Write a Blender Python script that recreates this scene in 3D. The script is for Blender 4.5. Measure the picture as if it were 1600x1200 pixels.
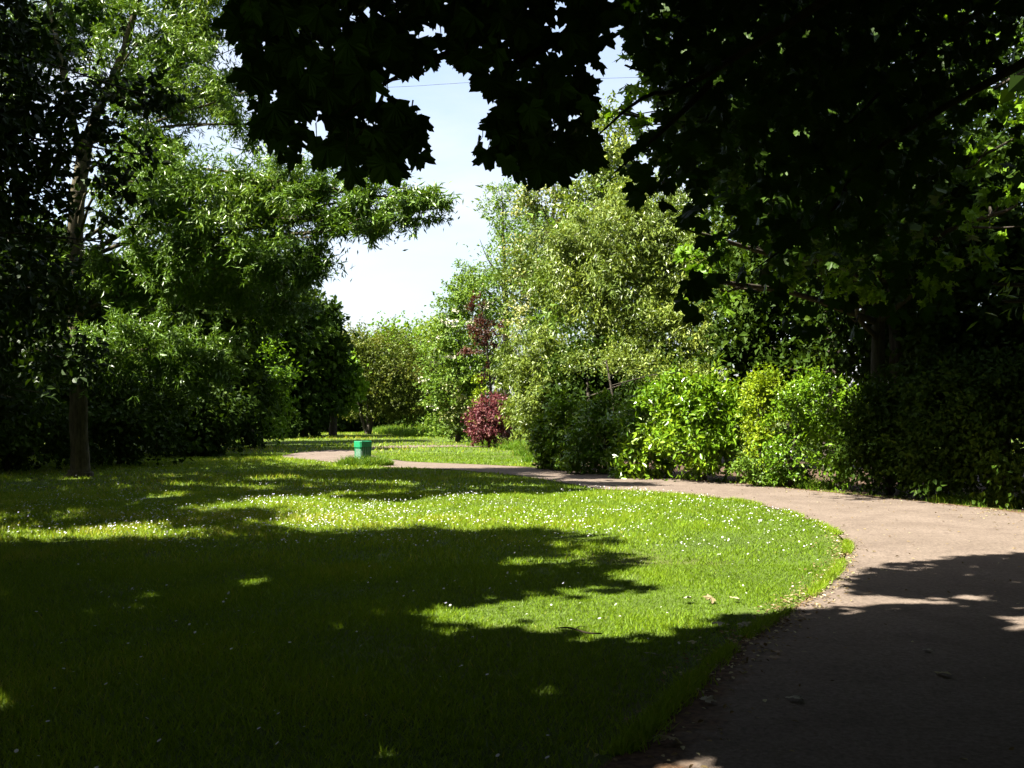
import bpy, math
import numpy as np
from mathutils import Vector

# ------------------------------------------------------------------ reset
for o in list(bpy.data.objects):
    bpy.data.objects.remove(o)
scn = bpy.context.scene
COL = scn.collection

# ------------------------------------------------------------------ camera, sky, sun, exposure
CAM_H = 1.65
F = 1600.0          # focal length in pixels of the 1600 x 1200 photograph
HY = 643.0          # row of the horizon
cam_data = bpy.data.cameras.new('camera')
cam_data.sensor_width = 36.0
cam_data.lens = 36.0
cam_data.shift_y = (HY - 600.0) / 1600.0
cam_data.clip_start = 0.05
cam_data.clip_end = 2000.0
cam = bpy.data.objects.new('camera', cam_data)
COL.objects.link(cam)
cam.location = (0, 0, CAM_H)
cam.rotation_euler = (math.radians(90), 0, 0)
scn.camera = cam

SUN_EL = math.radians(52)
sx, sy = 0.965, 0.262                      # horizontal travel of the light: to the right, a little away
n_ = math.hypot(sx, sy); sx /= n_; sy /= n_
LDIR = np.array([sx * math.cos(SUN_EL), sy * math.cos(SUN_EL), -math.sin(SUN_EL)])
sun_data = bpy.data.lights.new('sun', 'SUN')
sun_data.energy = 5.0
sun_data.angle = math.radians(0.53)
sun_data.color = (1.0, 0.94, 0.83)
sun = bpy.data.objects.new('sun', sun_data)
COL.objects.link(sun)
sun.location = (-20, -8, 40)
sun.rotation_euler = Vector(LDIR).to_track_quat('-Z', 'Y').to_euler()

world = bpy.data.worlds.new('World')
scn.world = world
world.use_nodes = True
wt = world.node_tree
for n in list(wt.nodes):
    wt.nodes.remove(n)
w_out = wt.nodes.new('ShaderNodeOutputWorld')
w_bg = wt.nodes.new('ShaderNodeBackground')
w_sky = wt.nodes.new('ShaderNodeTexSky')
w_sky.sky_type = 'NISHITA'
w_sky.sun_disc = False
w_sky.sun_elevation = SUN_EL
w_sky.sun_rotation = math.atan2(-sx, -sy)
w_sky.air_density = 1.0
w_sky.dust_density = 2.2
w_sky.ozone_density = 1.0
w_tc = wt.nodes.new('ShaderNodeTexCoord')
w_map = wt.nodes.new('ShaderNodeMapping')
w_map.inputs['Scale'].default_value = (1.0, 1.0, 3.2)
w_noise = wt.nodes.new('ShaderNodeTexNoise')
w_noise.inputs['Scale'].default_value = 2.6
w_noise.inputs['Detail'].default_value = 7.0
w_noise.inputs['Roughness'].default_value = 0.55
w_ramp = wt.nodes.new('ShaderNodeValToRGB')
w_ramp.color_ramp.elements[0].color = (0.22, 0.22, 0.22, 1)
w_ramp.color_ramp.elements[0].position = 0.38
w_ramp.color_ramp.elements[1].position = 0.78
w_ramp.color_ramp.elements[1].color = (0.92, 0.92, 0.92, 1)
w_mix = wt.nodes.new('ShaderNodeMixRGB')
w_mix.inputs['Color2'].default_value = (3.7, 3.7, 3.9, 1)     # thin high cloud
wt.links.new(w_tc.outputs['Generated'], w_map.inputs['Vector'])
wt.links.new(w_map.outputs['Vector'], w_noise.inputs['Vector'])
wt.links.new(w_noise.outputs['Fac'], w_ramp.inputs['Fac'])
wt.links.new(w_ramp.outputs['Color'], w_mix.inputs['Fac'])
wt.links.new(w_sky.outputs['Color'], w_mix.inputs['Color1'])
wt.links.new(w_mix.outputs['Color'], w_bg.inputs['Color'])
w_bg.inputs['Strength'].default_value = 0.05
wt.links.new(w_bg.outputs['Background'], w_out.inputs['Surface'])

vs = scn.view_settings
scn.display_settings.display_device = 'sRGB'
vs.view_transform = 'Standard'
vs.look = 'None'
vs.gamma = 1.0
vs.use_curve_mapping = False
vs.exposure = 2.65
cy = scn.cycles
cy.max_bounces = 5
cy.diffuse_bounces = 2
cy.use_adaptive_sampling = True
cy.adaptive_threshold = 0.02
cy.glossy_bounces = 2
cy.transmission_bounces = 4
cy.transparent_max_bounces = 4
cy.use_denoising = True
cy.sample_clamp_indirect = 4.0
cy.caustics_reflective = False
cy.caustics_refractive = False

# ------------------------------------------------------------------ helpers
def rng_of(seed):
    return np.random.default_rng(seed)

def G(px, py):
    """pixel of the photograph -> point of the flat ground (x, y)"""
    d = F * CAM_H / (py - HY)
    return ((px - 800.0) / F * d, d)

def P(px, py, d):
    return np.array([(px - 800.0) / F * d, d, CAM_H + (HY - py) / F * d])

def unit(v):
    return v / np.maximum(np.linalg.norm(v, axis=-1, keepdims=True), 1e-9)

def in_poly(x, y, poly):
    x = np.asarray(x, float); y = np.asarray(y, float)
    inside = np.zeros(x.shape, bool)
    n = len(poly)
    for i in range(n):
        x0, y0 = poly[i]; x1, y1 = poly[(i + 1) % n]
        if y0 == y1:
            continue
        c = ((y0 > y) != (y1 > y)) & (x < (x1 - x0) * (y - y0) / (y1 - y0) + x0)
        inside ^= c
    return inside

class Waves:
    """cheap smooth 3-D noise, about -1..1"""
    def __init__(self, seed, freq, n=7):
        r = rng_of(seed)
        self.k = unit(r.normal(size=(n, 3))) * freq * r.uniform(0.6, 1.6, (n, 1))
        self.p = r.uniform(0, 6.28, n)
    def __call__(self, p):
        return np.sin(p @ self.k.T + self.p).sum(1) / math.sqrt(len(self.p) / 2.0) / 1.6

def mesh_np(name, verts, faces_flat, sizes, mat, var=None, smooth=False):
    me = bpy.data.meshes.new(name)
    nv = len(verts); nl = len(faces_flat); nf = len(sizes)
    me.vertices.add(nv); me.vertices.foreach_set('co', np.asarray(verts, np.float32).ravel())
    me.loops.add(nl); me.loops.foreach_set('vertex_index', np.asarray(faces_flat, np.int32))
    me.polygons.add(nf)
    st = np.zeros(nf, np.int32); st[1:] = np.cumsum(sizes)[:-1]
    me.polygons.foreach_set('loop_start', st)
    me.polygons.foreach_set('use_smooth', np.full(nf, smooth, bool))
    me.update(calc_edges=True)
    if var is not None:
        a = me.attributes.new('var', 'FLOAT', 'FACE')
        a.data.foreach_set('value', np.asarray(var, np.float32))
    if mat is not None:
        me.materials.append(mat)
    return me

def link(name, data, parent=None):
    o = bpy.data.objects.new(name, data)
    COL.objects.link(o)
    if parent is not None:
        o.parent = parent
    return o

def tag(o, label=None, cat=None, group=None, kind=None):
    if label: o['label'] = label
    if cat: o['category'] = cat
    if group: o['group'] = group
    if kind: o['kind'] = kind
    return o

def empty(name, loc, label, cat, group=None):
    o = bpy.data.objects.new(name, None)
    COL.objects.link(o)
    o.location = loc
    o.empty_display_size = 0.3
    return tag(o, label, cat, group)

# ------------------------------------------------------------------ materials
def new_mat(name):
    m = bpy.data.materials.new(name)
    m.use_nodes = True
    nt = m.node_tree
    for n in list(nt.nodes):
        nt.nodes.remove(n)
    return m, nt, nt.nodes.new('ShaderNodeOutputMaterial')

def ramp(nt, stops):
    r = nt.nodes.new('ShaderNodeValToRGB')
    el = r.color_ramp.elements
    el[0].position, el[0].color = stops[0][0], (*stops[0][1], 1)
    el[1].position, el[1].color = stops[-1][0], (*stops[-1][1], 1)
    for p, c in stops[1:-1]:
        e = el.new(p); e.color = (*c, 1)
    return r

def leaf_mat(name, stops, transl=0.3, rough=0.45, spec=0.4, tint=(1.25, 1.2, 0.5), gain=1.0):
    """stops: leaf colours over the per-leaf random value"""
    m, nt, out = new_mat(name)
    at = nt.nodes.new('ShaderNodeAttribute'); at.attribute_name = 'var'
    r = ramp(nt, [(p_, (c_[0] * gain * 1.08, c_[1] * gain * 1.14, c_[2] * gain * 0.46)) for p_, c_ in stops])
    nt.links.new(at.outputs['Fac'], r.inputs['Fac'])
    b = nt.nodes.new('ShaderNodeBsdfPrincipled')
    b.inputs['Roughness'].default_value = rough
    b.inputs['Specular IOR Level'].default_value = spec * 0.45
    nt.links.new(r.outputs['Color'], b.inputs['Base Color'])
    t = nt.nodes.new('ShaderNodeBsdfTranslucent')
    mul = nt.nodes.new('ShaderNodeMixRGB'); mul.blend_type = 'MULTIPLY'
    mul.inputs['Fac'].default_value = 1.0
    mul.inputs['Color2'].default_value = (*tint, 1)
    nt.links.new(r.outputs['Color'], mul.inputs['Color1'])
    nt.links.new(mul.outputs['Color'], t.inputs['Color'])
    mx = nt.nodes.new('ShaderNodeMixShader'); mx.inputs['Fac'].default_value = transl
    nt.links.new(b.outputs['BSDF'], mx.inputs[1]); nt.links.new(t.outputs['BSDF'], mx.inputs[2])
    nt.links.new(mx.outputs['Shader'], out.inputs['Surface'])
    return m

def bark_mat(name, c0, c1, scale=6.0, bump=0.6):
    m, nt, out = new_mat(name)
    tc = nt.nodes.new('ShaderNodeTexCoord')
    mp = nt.nodes.new('ShaderNodeMapping'); mp.inputs['Scale'].default_value = (scale, scale, scale * 0.22)
    n1 = nt.nodes.new('ShaderNodeTexNoise'); n1.inputs['Scale'].default_value = 3.0; n1.inputs['Detail'].default_value = 8
    n1.inputs['Roughness'].default_value = 0.65
    nt.links.new(tc.outputs['Object'], mp.inputs['Vector']); nt.links.new(mp.outputs['Vector'], n1.inputs['Vector'])
    r = ramp(nt, [(0.3, c0), (0.7, c1)])
    nt.links.new(n1.outputs['Fac'], r.inputs['Fac'])
    b = nt.nodes.new('ShaderNodeBsdfPrincipled'); b.inputs['Roughness'].default_value = 0.9
    b.inputs['Specular IOR Level'].default_value = 0.15
    nt.links.new(r.outputs['Color'], b.inputs['Base Color'])
    bp = nt.nodes.new('ShaderNodeBump'); bp.inputs['Strength'].default_value = bump; bp.inputs['Distance'].default_value = 0.04
    nt.links.new(n1.outputs['Fac'], bp.inputs['Height']); nt.links.new(bp.outputs['Normal'], b.inputs['Normal'])
    nt.links.new(b.outputs['BSDF'], out.inputs['Surface'])
    return m

def plain_mat(name, c, rough=0.6, spec=0.3, noise=0.0, nscale=20.0, metallic=0.0, c2=None, bump=0.0):
    m, nt, out = new_mat(name)
    b = nt.nodes.new('ShaderNodeBsdfPrincipled'); b.inputs['Roughness'].default_value = rough
    b.inputs['Specular IOR Level'].default_value = spec; b.inputs['Metallic'].default_value = metallic
    if noise > 0 or c2 is not None:
        tc = nt.nodes.new('ShaderNodeTexCoord')
        n1 = nt.nodes.new('ShaderNodeTexNoise'); n1.inputs['Scale'].default_value = nscale; n1.inputs['Detail'].default_value = 6
        nt.links.new(tc.outputs['Object'], n1.inputs['Vector'])
        c2 = c2 or tuple(x * (1 - noise) for x in c)
        r = ramp(nt, [(0.35, c2), (0.65, c)])
        nt.links.new(n1.outputs['Fac'], r.inputs['Fac']); nt.links.new(r.outputs['Color'], b.inputs['Base Color'])
        if bump:
            bp = nt.nodes.new('ShaderNodeBump'); bp.inputs['Strength'].default_value = bump; bp.inputs['Distance'].default_value = 0.02
            nt.links.new(n1.outputs['Fac'], bp.inputs['Height']); nt.links.new(bp.outputs['Normal'], b.inputs['Normal'])
    else:
        b.inputs['Base Color'].default_value = (*c, 1)
    nt.links.new(b.outputs['BSDF'], out.inputs['Surface'])
    return m

def ground_mat(name, colours, scales, bump=0.3, rough=0.95):
    """three-scale noise mix: colours = (a, b, c)"""
    m, nt, out = new_mat(name)
    tc = nt.nodes.new('ShaderNodeTexCoord')
    ns = []
    for s in scales:
        n = nt.nodes.new('ShaderNodeTexNoise'); n.inputs['Scale'].default_value = s; n.inputs['Detail'].default_value = 6
        n.inputs['Roughness'].default_value = 0.6
        nt.links.new(tc.outputs['Object'], n.inputs['Vector']); ns.append(n)
    r1 = ramp(nt, [(0.38, colours[0]), (0.62, colours[1])]); nt.links.new(ns[0].outputs['Fac'], r1.inputs['Fac'])
    r2 = ramp(nt, [(0.5, (0, 0, 0)), (0.72, (1, 1, 1))]); nt.links.new(ns[1].outputs['Fac'], r2.inputs['Fac'])
    mx = nt.nodes.new('ShaderNodeMixRGB'); nt.links.new(r2.outputs['Color'], mx.inputs['Fac'])
    nt.links.new(r1.outputs['Color'], mx.inputs['Color1']); mx.inputs['Color2'].default_value = (*colours[2], 1)
    r3 = ramp(nt, [(0.3, (0.60, 0.60, 0.60)), (0.7, (1.32, 1.32, 1.32))]); nt.links.new(ns[2].outputs['Fac'], r3.inputs['Fac'])
    mu = nt.nodes.new('ShaderNodeMixRGB'); mu.blend_type = 'MULTIPLY'; mu.inputs['Fac'].default_value = 1
    nt.links.new(mx.outputs['Color'], mu.inputs['Color1']); nt.links.new(r3.outputs['Color'], mu.inputs['Color2'])
    b = nt.nodes.new('ShaderNodeBsdfPrincipled'); b.inputs['Roughness'].default_value = rough
    b.inputs['Specular IOR Level'].default_value = 0.15
    nt.links.new(mu.outputs['Color'], b.inputs['Base Color'])
    bp = nt.nodes.new('ShaderNodeBump'); bp.inputs['Strength'].default_value = bump; bp.inputs['Distance'].default_value = 0.01
    nt.links.new(ns[2].outputs['Fac'], bp.inputs['Height']); nt.links.new(bp.outputs['Normal'], b.inputs['Normal'])
    nt.links.new(b.outputs['BSDF'], out.inputs['Surface'])
    return m

M = {}
M['turf'] = ground_mat('turf', ((0.034, 0.054, 0.007), (0.050, 0.078, 0.010), (0.065, 0.064, 0.016)), (0.6, 0.25, 60.0), 0.5)
M['tarmac'] = ground_mat('tarmac', ((0.096, 0.075, 0.059), (0.114, 0.090, 0.072), (0.082, 0.063, 0.050)), (0.9, 1.7, 38.0), 0.9)
def add_soil(m):
    nt = m.node_tree
    b = [n for n in nt.nodes if n.type == 'BSDF_PRINCIPLED'][0]
    src = b.inputs['Base Color'].links[0].from_socket
    at = nt.nodes.new('ShaderNodeAttribute'); at.attribute_name = 'soil'
    tc = nt.nodes.new('ShaderNodeTexCoord')
    nz = nt.nodes.new('ShaderNodeTexNoise'); nz.inputs['Scale'].default_value = 3.2; nz.inputs['Detail'].default_value = 9; nz.inputs['Roughness'].default_value = 0.7
    nt.links.new(tc.outputs['Object'], nz.inputs['Vector'])
    ad = nt.nodes.new('ShaderNodeMath'); ad.operation = 'MULTIPLY_ADD'; ad.inputs[1].default_value = 2.2; ad.inputs[2].default_value = -1.1
    nt.links.new(nz.outputs['Fac'], ad.inputs[0])
    sm = nt.nodes.new('ShaderNodeMath'); sm.operation = 'ADD'
    nt.links.new(at.outputs['Fac'], sm.inputs[0]); nt.links.new(ad.outputs['Value'], sm.inputs[1])
    mr = nt.nodes.new('ShaderNodeMapRange'); mr.inputs['From Min'].default_value = 0.0; mr.inputs['From Max'].default_value = 0.45
    nt.links.new(sm.outputs['Value'], mr.inputs['Value'])
    n2 = nt.nodes.new('ShaderNodeTexNoise'); n2.inputs['Scale'].default_value = 28; n2.inputs['Detail'].default_value = 6
    nt.links.new(tc.outputs['Object'], n2.inputs['Vector'])
    r = ramp(nt, [(0.35, (0.030, 0.017, 0.009)), (0.65, (0.095, 0.055, 0.030))])
    nt.links.new(n2.outputs['Fac'], r.inputs['Fac'])
    mx = nt.nodes.new('ShaderNodeMixRGB')
    nt.links.new(mr.outputs['Result'], mx.inputs['Fac']); nt.links.new(src, mx.inputs['Color1']); nt.links.new(r.outputs['Color'], mx.inputs['Color2'])
    nt.links.new(mx.outputs['Color'], b.inputs['Base Color'])
add_soil(M['tarmac'])
M['soil'] = ground_mat('soil', ((0.045, 0.028, 0.017), (0.08, 0.052, 0.033), (0.03, 0.022, 0.013)), (3.0, 6.0, 90.0), 0.7)
M['grass'] = leaf_mat('grass_blades', [(0.0, (0.080, 0.135, 0.010)), (0.5, (0.128, 0.195, 0.016)), (0.85, (0.172, 0.232, 0.026)), (1.0, (0.27, 0.25, 0.09))],
                      0.35, 0.5, 0.3, (1.25, 1.2, 0.6), gain=0.96)
M['longgrass'] = leaf_mat('long_grass_blades', [(0.0, (0.05, 0.11, 0.015)), (0.7, (0.10, 0.18, 0.03)), (1.0, (0.24, 0.23, 0.10))], 0.35, 0.5, 0.3, gain=0.8)
#
M['daisy'] = plain_mat('daisy_petals', (0.38, 0.38, 0.38), 0.8, 0.1)
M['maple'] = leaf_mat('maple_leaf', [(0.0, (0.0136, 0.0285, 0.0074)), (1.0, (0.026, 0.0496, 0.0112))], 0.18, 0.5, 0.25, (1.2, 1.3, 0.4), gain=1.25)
M['shade'] = leaf_mat('shade_leaf', [(0.0, (0.0136, 0.031, 0.0062)), (1.0, (0.0279, 0.0527, 0.0099))], 0.12, 0.6, 0.2, gain=0.7)
M['ash'] = leaf_mat('ash_leaf', [(0.0, (0.040, 0.080, 0.018)), (0.6, (0.072, 0.128, 0.032)), (1.0, (0.13, 0.19, 0.065))], 0.2, 0.36, 0.6, gain=1.05)
M['beech'] = leaf_mat('dark_ovate_leaf', [(0.0, (0.0124, 0.0279, 0.0062)), (1.0, (0.0279, 0.0527, 0.0099))], 0.2, 0.5, 0.3, gain=0.75)
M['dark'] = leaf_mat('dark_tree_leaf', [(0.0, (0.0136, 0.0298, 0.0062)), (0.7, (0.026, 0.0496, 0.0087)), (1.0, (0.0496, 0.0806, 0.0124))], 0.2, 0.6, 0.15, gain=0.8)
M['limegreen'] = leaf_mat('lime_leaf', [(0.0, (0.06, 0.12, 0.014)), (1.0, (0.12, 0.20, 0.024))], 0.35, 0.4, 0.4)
M['olive'] = leaf_mat('olive_leaf', [(0.0, (0.055, 0.075, 0.018)), (0.7, (0.090, 0.115, 0.030)), (1.0, (0.13, 0.13, 0.05))], 0.25, 0.5, 0.3, gain=0.82)
M['pale'] = leaf_mat('pale_green_leaf', [(0.0, (0.060, 0.110, 0.028)), (0.6, (0.095, 0.155, 0.042)), (1.0, (0.15, 0.20, 0.07))], 0.3, 0.45, 0.4)
M['cream'] = leaf_mat('cream_edged_leaf', [(0.0, (0.05, 0.085, 0.03)), (0.6, (0.10, 0.135, 0.055)), (0.85, (0.19, 0.195, 0.13)), (1.0, (0.42, 0.40, 0.55))], 0.25, 0.45, 0.4)
M['willow'] = leaf_mat('silver_willow_leaf', [(0.0, (0.056, 0.086, 0.028)), (0.6, (0.108, 0.144, 0.044)), (1.0, (0.205, 0.235, 0.11))], 0.25, 0.38, 0.6)
M['laurel'] = leaf_mat('laurel_leaf', [(0.0, (0.040, 0.088, 0.012)), (0.6, (0.086, 0.158, 0.016)), (1.0, (0.16, 0.225, 0.03))], 0.28, 0.28, 0.7)
M['golden'] = leaf_mat('golden_leaf', [(0.0, (0.085, 0.14, 0.014)), (1.0, (0.21, 0.25, 0.025))], 0.3, 0.4, 0.4)
M['plum'] = leaf_mat('plum_leaf', [(0.0, (0.022, 0.009, 0.014)), (0.7, (0.055, 0.022, 0.035)), (1.0, (0.09, 0.05, 0.05))], 0.25, 0.4, 0.4, (1.5, 0.7, 0.6))
M['purple'] = leaf_mat('purple_leaf', [(0.0, (0.052, 0.014, 0.042)), (0.7, (0.108, 0.027, 0.080)), (1.0, (0.165, 0.07, 0.13))], 0.25, 0.4, 0.4, (1.2, 0.7, 0.8))
M['blossom'] = plain_mat('cream_blossom', (0.42, 0.41, 0.30), 0.8, 0.1)
M['litter'] = leaf_mat('dry_leaf', [(0.0, (0.06, 0.032, 0.03)), (0.6, (0.14, 0.10, 0.11)), (1.0, (0.28, 0.25, 0.38))], 0.15, 0.7, 0.2)
M['paleleaf'] = plain_mat('pale_dead_leaf', (0.24, 0.23, 0.17), 0.8, 0.1, 0.3, 40)
M['bark'] = bark_mat('grey_brown_bark', (0.018, 0.015, 0.011), (0.055, 0.046, 0.033))
M['ashbark'] = bark_mat('pale_greenish_bark', (0.022, 0.019, 0.011), (0.105, 0.090, 0.050), 5.0, 0.5)
M['twig'] = plain_mat('dark_twig', (0.04, 0.032, 0.022), 0.9, 0.1, 0.4, 30)
M['bingreen'] = plain_mat('green_bin_paint', (0.008, 0.20, 0.08), 0.45, 0.5, 0.3, 14)
M['binliner'] = plain_mat('galvanised_liner', (0.42, 0.42, 0.41), 0.6, 0.4, 0.25, 18)
M['bindark'] = plain_mat('bin_inside', (0.02, 0.03, 0.025), 0.8, 0.2)
M['white'] = plain_mat('white_paint', (0.7, 0.7, 0.68), 0.6, 0.3, 0.2, 30)
M['wire'] = plain_mat('cable_sheath', (0.03, 0.03, 0.035), 0.6, 0.3)

# ------------------------------------------------------------------ leaf geometry
LEAF = {}
LEAF['lance'] = (np.array([(0, 0, 0), (.42, .5, .16), (1, 0, -.15), (.42, -.5, .16)]), [(0, 1, 2), (0, 2, 3)])
LEAF['ovate'] = (np.array([(0, 0, 0), (.25, .40, .10), (.62, .44, .06), (1, 0, -.2), (.62, -.44, .06), (.25, -.40, .10)]),
                 [(0, 1, 2, 3), (0, 3, 4, 5)])
def maple_template(pts):
    v = [(0.0, 0.0, 0.0)]
    ring = [(a, r) for a, r in pts] + [(-a, r) for a, r in reversed(pts[1:-1])]
    for a, r in ring:
        t = math.radians(a)
        lobe = 0.10 * math.cos(3.2 * t)
        v.append((r * math.cos(t), r * math.sin(t), -0.22 * r * r + lobe * r))
    n = len(ring)
    return np.array(v), [(0, 1 + i, 1 + (i + 1) % n) for i in range(n)]
LEAF['maple'] = maple_template([(0, 1.0), (7, .84), (15, .90), (22, .72), (31, .60), (39, .76), (46, .88), (52, 1.0), (58, .85), (66, .88),
                                (75, .62), (88, .60), (98, .76), (110, .56), (140, .40), (180, .10)])
LEAF['maple_low'] = maple_template([(0, 1.0), (28, .50), (52, .95), (76, .50), (100, .62), (180, .12)])
LEAF['kite'] = (np.array([(0, 0, 0), (.45, .62, .1), (1.1, 0, -.1), (.45, -.62, .1)]), [(0, 1, 2, 3)])
LEAF['fan'] = (np.array([(0, 0, 0), (.35, .55, .1), (.8, .45, .0), (1.0, 0, -.1), (.8, -.45, 0), (.35, -.55, .1)]), [(0, 1, 2, 3), (0, 3, 4, 5)])

def leaves(name, shape, pos, axis, nrm, length, width, mat, rng, var=None):
    tv, tf = LEAF[shape]
    N = len(pos); nv = len(tv)
    axis = unit(axis)
    side = unit(np.cross(nrm, axis)); nrm = unit(np.cross(axis, side))
    L = np.broadcast_to(np.asarray(length, float), (N,)); Wd = np.broadcast_to(np.asarray(width, float), (N,))
    u = tv[None, :, 0, None] * axis[:, None, :] * L[:, None, None]
    v = tv[None, :, 1, None] * side[:, None, :] * Wd[:, None, None]
    w = tv[None, :, 2, None] * nrm[:, None, :] * Wd[:, None, None] * rng.uniform(0.3, 1.6, (N, 1, 1))
    verts = (pos[:, None, :] + u + v + w).reshape(-1, 3)
    base = (np.arange(N) * nv)[:, None]
    flat = np.concatenate([np.array(f) for f in tf])
    faces = (base + flat[None, :]).ravel()
    sizes = np.tile(np.array([len(f) for f in tf]), N)
    if var is None:
        var = rng.uniform(0, 1, N)
    return mesh_np(name, verts, faces, sizes, mat, np.repeat(np.clip(var, 0, 1), len(tf)))

def tube_arrays(pts, radii, segs=8, rough=0.0, seed=0):
    pts = np.asarray(pts, float); radii = np.asarray(radii, float)
    r = rng_of(seed)
    tang = unit(np.gradient(pts, axis=0))
    ref = np.array([0.0, 1.0, 0.0]) if abs(tang[0][1]) < 0.8 else np.array([1.0, 0, 0])
    V = []
    ang = np.linspace(0, 2 * math.pi, segs, endpoint=False)
    for p, t, rad in zip(pts, tang, radii):
        a = unit(np.cross(t, ref)); b = np.cross(t, a)
        rr = rad * (1 + rough * r.uniform(-1, 1, segs))
        V.append(p + (np.cos(ang) * rr)[:, None] * a + (np.sin(ang) * rr)[:, None] * b)
    V = np.concatenate(V)
    Fc = []
    for i in range(len(pts) - 1):
        for j in range(segs):
            k = (j + 1) % segs
            Fc.append((i * segs + j, i * segs + k, (i + 1) * segs + k, (i + 1) * segs + j))
    Fc = np.array(Fc)
    return V, Fc

def smooth_line(pts, radii, n):
    """Catmull-Rom resample"""
    pts = np.asarray(pts, float); radii = np.asarray(radii, float)
    ext = np.vstack([2 * pts[0] - pts[1], pts, 2 * pts[-1] - pts[-2]])
    out = []; ro = []
    m = len(pts) - 1
    for s in np.linspace(0, m - 1e-6, n):
        i = int(s); t = s - i
        p0, p1, p2, p3 = ext[i], ext[i + 1], ext[i + 2], ext[i + 3]
        out.append(0.5 * ((2 * p1) + (-p0 + p2) * t + (2 * p0 - 5 * p1 + 4 * p2 - p3) * t * t + (-p0 + 3 * p1 - 3 * p2 + p3) * t ** 3))
        ro.append(radii[i] * (1 - t) + radii[i + 1] * t)
    return np.array(out), np.array(ro)

def tubes_mesh(name, lines, mat, segs=7, rough=0.06, seed=0):
    Vs, Fs = [], []; off = 0
    for i, (p, r) in enumerate(lines):
        v, f = tube_arrays(p, r, segs, rough, seed + i)
        Vs.append(v); Fs.append(f + off); off += len(v)
    V = np.concatenate(Vs); Fc = np.concatenate(Fs)
    return mesh_np(name, V, Fc.ravel(), np.full(len(Fc), 4), mat, smooth=True)

# ------------------------------------------------------------------ where sun reaches the ground (from the photograph)
LIT = [
    # the daisy band and the lit lawn inside the bend of the path
    [(-60, 806), (100, 796), (200, 786), (300, 780), (500, 775), (600, 784), (700, 773), (850, 772), (940, 763), (1010, 762), (1120, 772), (1250, 800),
     (1330, 850), (1310, 890), (1250, 940), (1180, 968), (1110, 982), (1040, 998), (950, 1006), (850, 986), (700, 987), (600, 1000), (610, 985), (690, 955), (790, 962),
     (870, 948), (905, 935), (1000, 920), (985, 890), (990, 850), (940, 838), (850, 828), (720, 836), (650, 826), (560, 842), (480, 838), (380, 846), (250, 852),
     (130, 848), (-60, 856)],
    # the path and its far side
    [(960, 745), (1090, 752), (1180, 760), (1300, 785), (1400, 780), (1700, 805), (1750, 860), (1600, 868), (1500, 876), (1420, 886), (1330, 908), (1335, 925), (1400, 931), (1500, 926), (1580, 918),
     (1570, 942), (1400, 957), (1280, 960), (1220, 968), (1150, 960), (1250, 900), (1300, 850), (1200, 800), (1080, 775), (980, 765)],
    # far lawn and the bin
    [(420, 712), (480, 700), (380, 690), (460, 680), (560, 672), (700, 676), (850, 700), (860, 728), (700, 727), (620, 731), (560, 728), (440, 722)],
    # small patches in the shade
    [(610, 760), (740, 752), (720, 746), (640, 750)], [(210, 772), (330, 768), (320, 776), (220, 779)],
    [(640, 1160), (750, 1175), (730, 1196), (610, 1200)], [(870, 1160), (960, 1165), (900, 1195)],
    [(1100, 1035), (1180, 1028), (1150, 1045), (1090, 1050)], [(1080, 1150), (1160, 1145), (1170, 1160), (1100, 1166)], [(1090, 1185), (1190, 1180), (1180, 1198), (1080, 1198)],
    [(620, 1092), (700, 1095), (670, 1106), (620, 1104)], [(0, 1105), (30, 1105), (20, 1116), (0, 1118)],
]
MOTTLED = [([(560, 1004), (660, 955), (800, 905), (900, 870), (1000, 845), (1010, 920), (1130, 990), (960, 1012), (800, 995)], -0.12), ([(-80, 785), (200, 770), (420, 770), (420, 870), (200, 890), (-80, 880)], -0.25),
           ([(380, 1190), (560, 1130), (780, 1130), (1000, 1150), (1000, 1230), (380, 1230)], 0.5), ([(560, 1060), (720, 1060), (720, 1120), (560, 1120)], 0.6)]
mot1 = Waves(71, 2.3); mot2 = Waves(72, 6.0)
def lit_ground(x, y):
    y = np.maximum(y, 0.5)
    nz = np.stack([x, y * .6, 0 * x], -1).reshape(-1, 3)
    nz = (mot1(nz) * .7 + mot2(nz) * .5).reshape(np.shape(x))
    px = 800 + F * x / y; py = HY + F * CAM_H / y
    r = np.zeros(np.shape(x), bool)
    for p in LIT:
        r |= in_poly(px, py, p)
    for p, thr in MOTTLED[:1] + MOTTLED[2:]:
        r |= in_poly(px, py, p) & (nz > thr)
    r |= (nz > 0.95) & (y < 20) & (x < 1.0)
    p, thr = MOTTLED[1]
    r &= ~(in_poly(px, py, p) & (nz < thr))
    return r
# soft flecks of sun inside the shade: pixel centre, radii, strength
FLECKS = [(735, 950, 80, 20, .6), (880, 903, 60, 15, .45), (1000, 905, 70, 22, .8), (225, 930, 46, 12, .34), (670, 1097, 90, 22, .36), (600, 1188, 140, 34, .55), (930, 1184, 80, 34, .5), (700, 850, 50, 12, .5), (820, 880, 80, 18, .4),
          (930, 870, 60, 18, .5), (560, 870, 90, 14, .35), (420, 905, 70, 14, .35), (100, 880, 80, 14, .45), (300, 870, 70, 13, .4), (650, 965, 60, 20, .7), (540, 985, 70, 18, .45), (780, 1040, 90, 22, .4), (440, 1060, 80, 20, .35),
          (10, 1110, 60, 22, .95), (330, 1150, 90, 26, .4), (1150, 1037, 80, 16, 1.0), (1120, 1153, 90, 20, 1.0), (1130, 1192, 100, 20, 1.0), (160, 1010, 70, 16, .35), (880, 1085, 80, 20, .4), (1010, 1130, 60, 18, .4), (300, 985, 60, 14, .3)]
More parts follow.
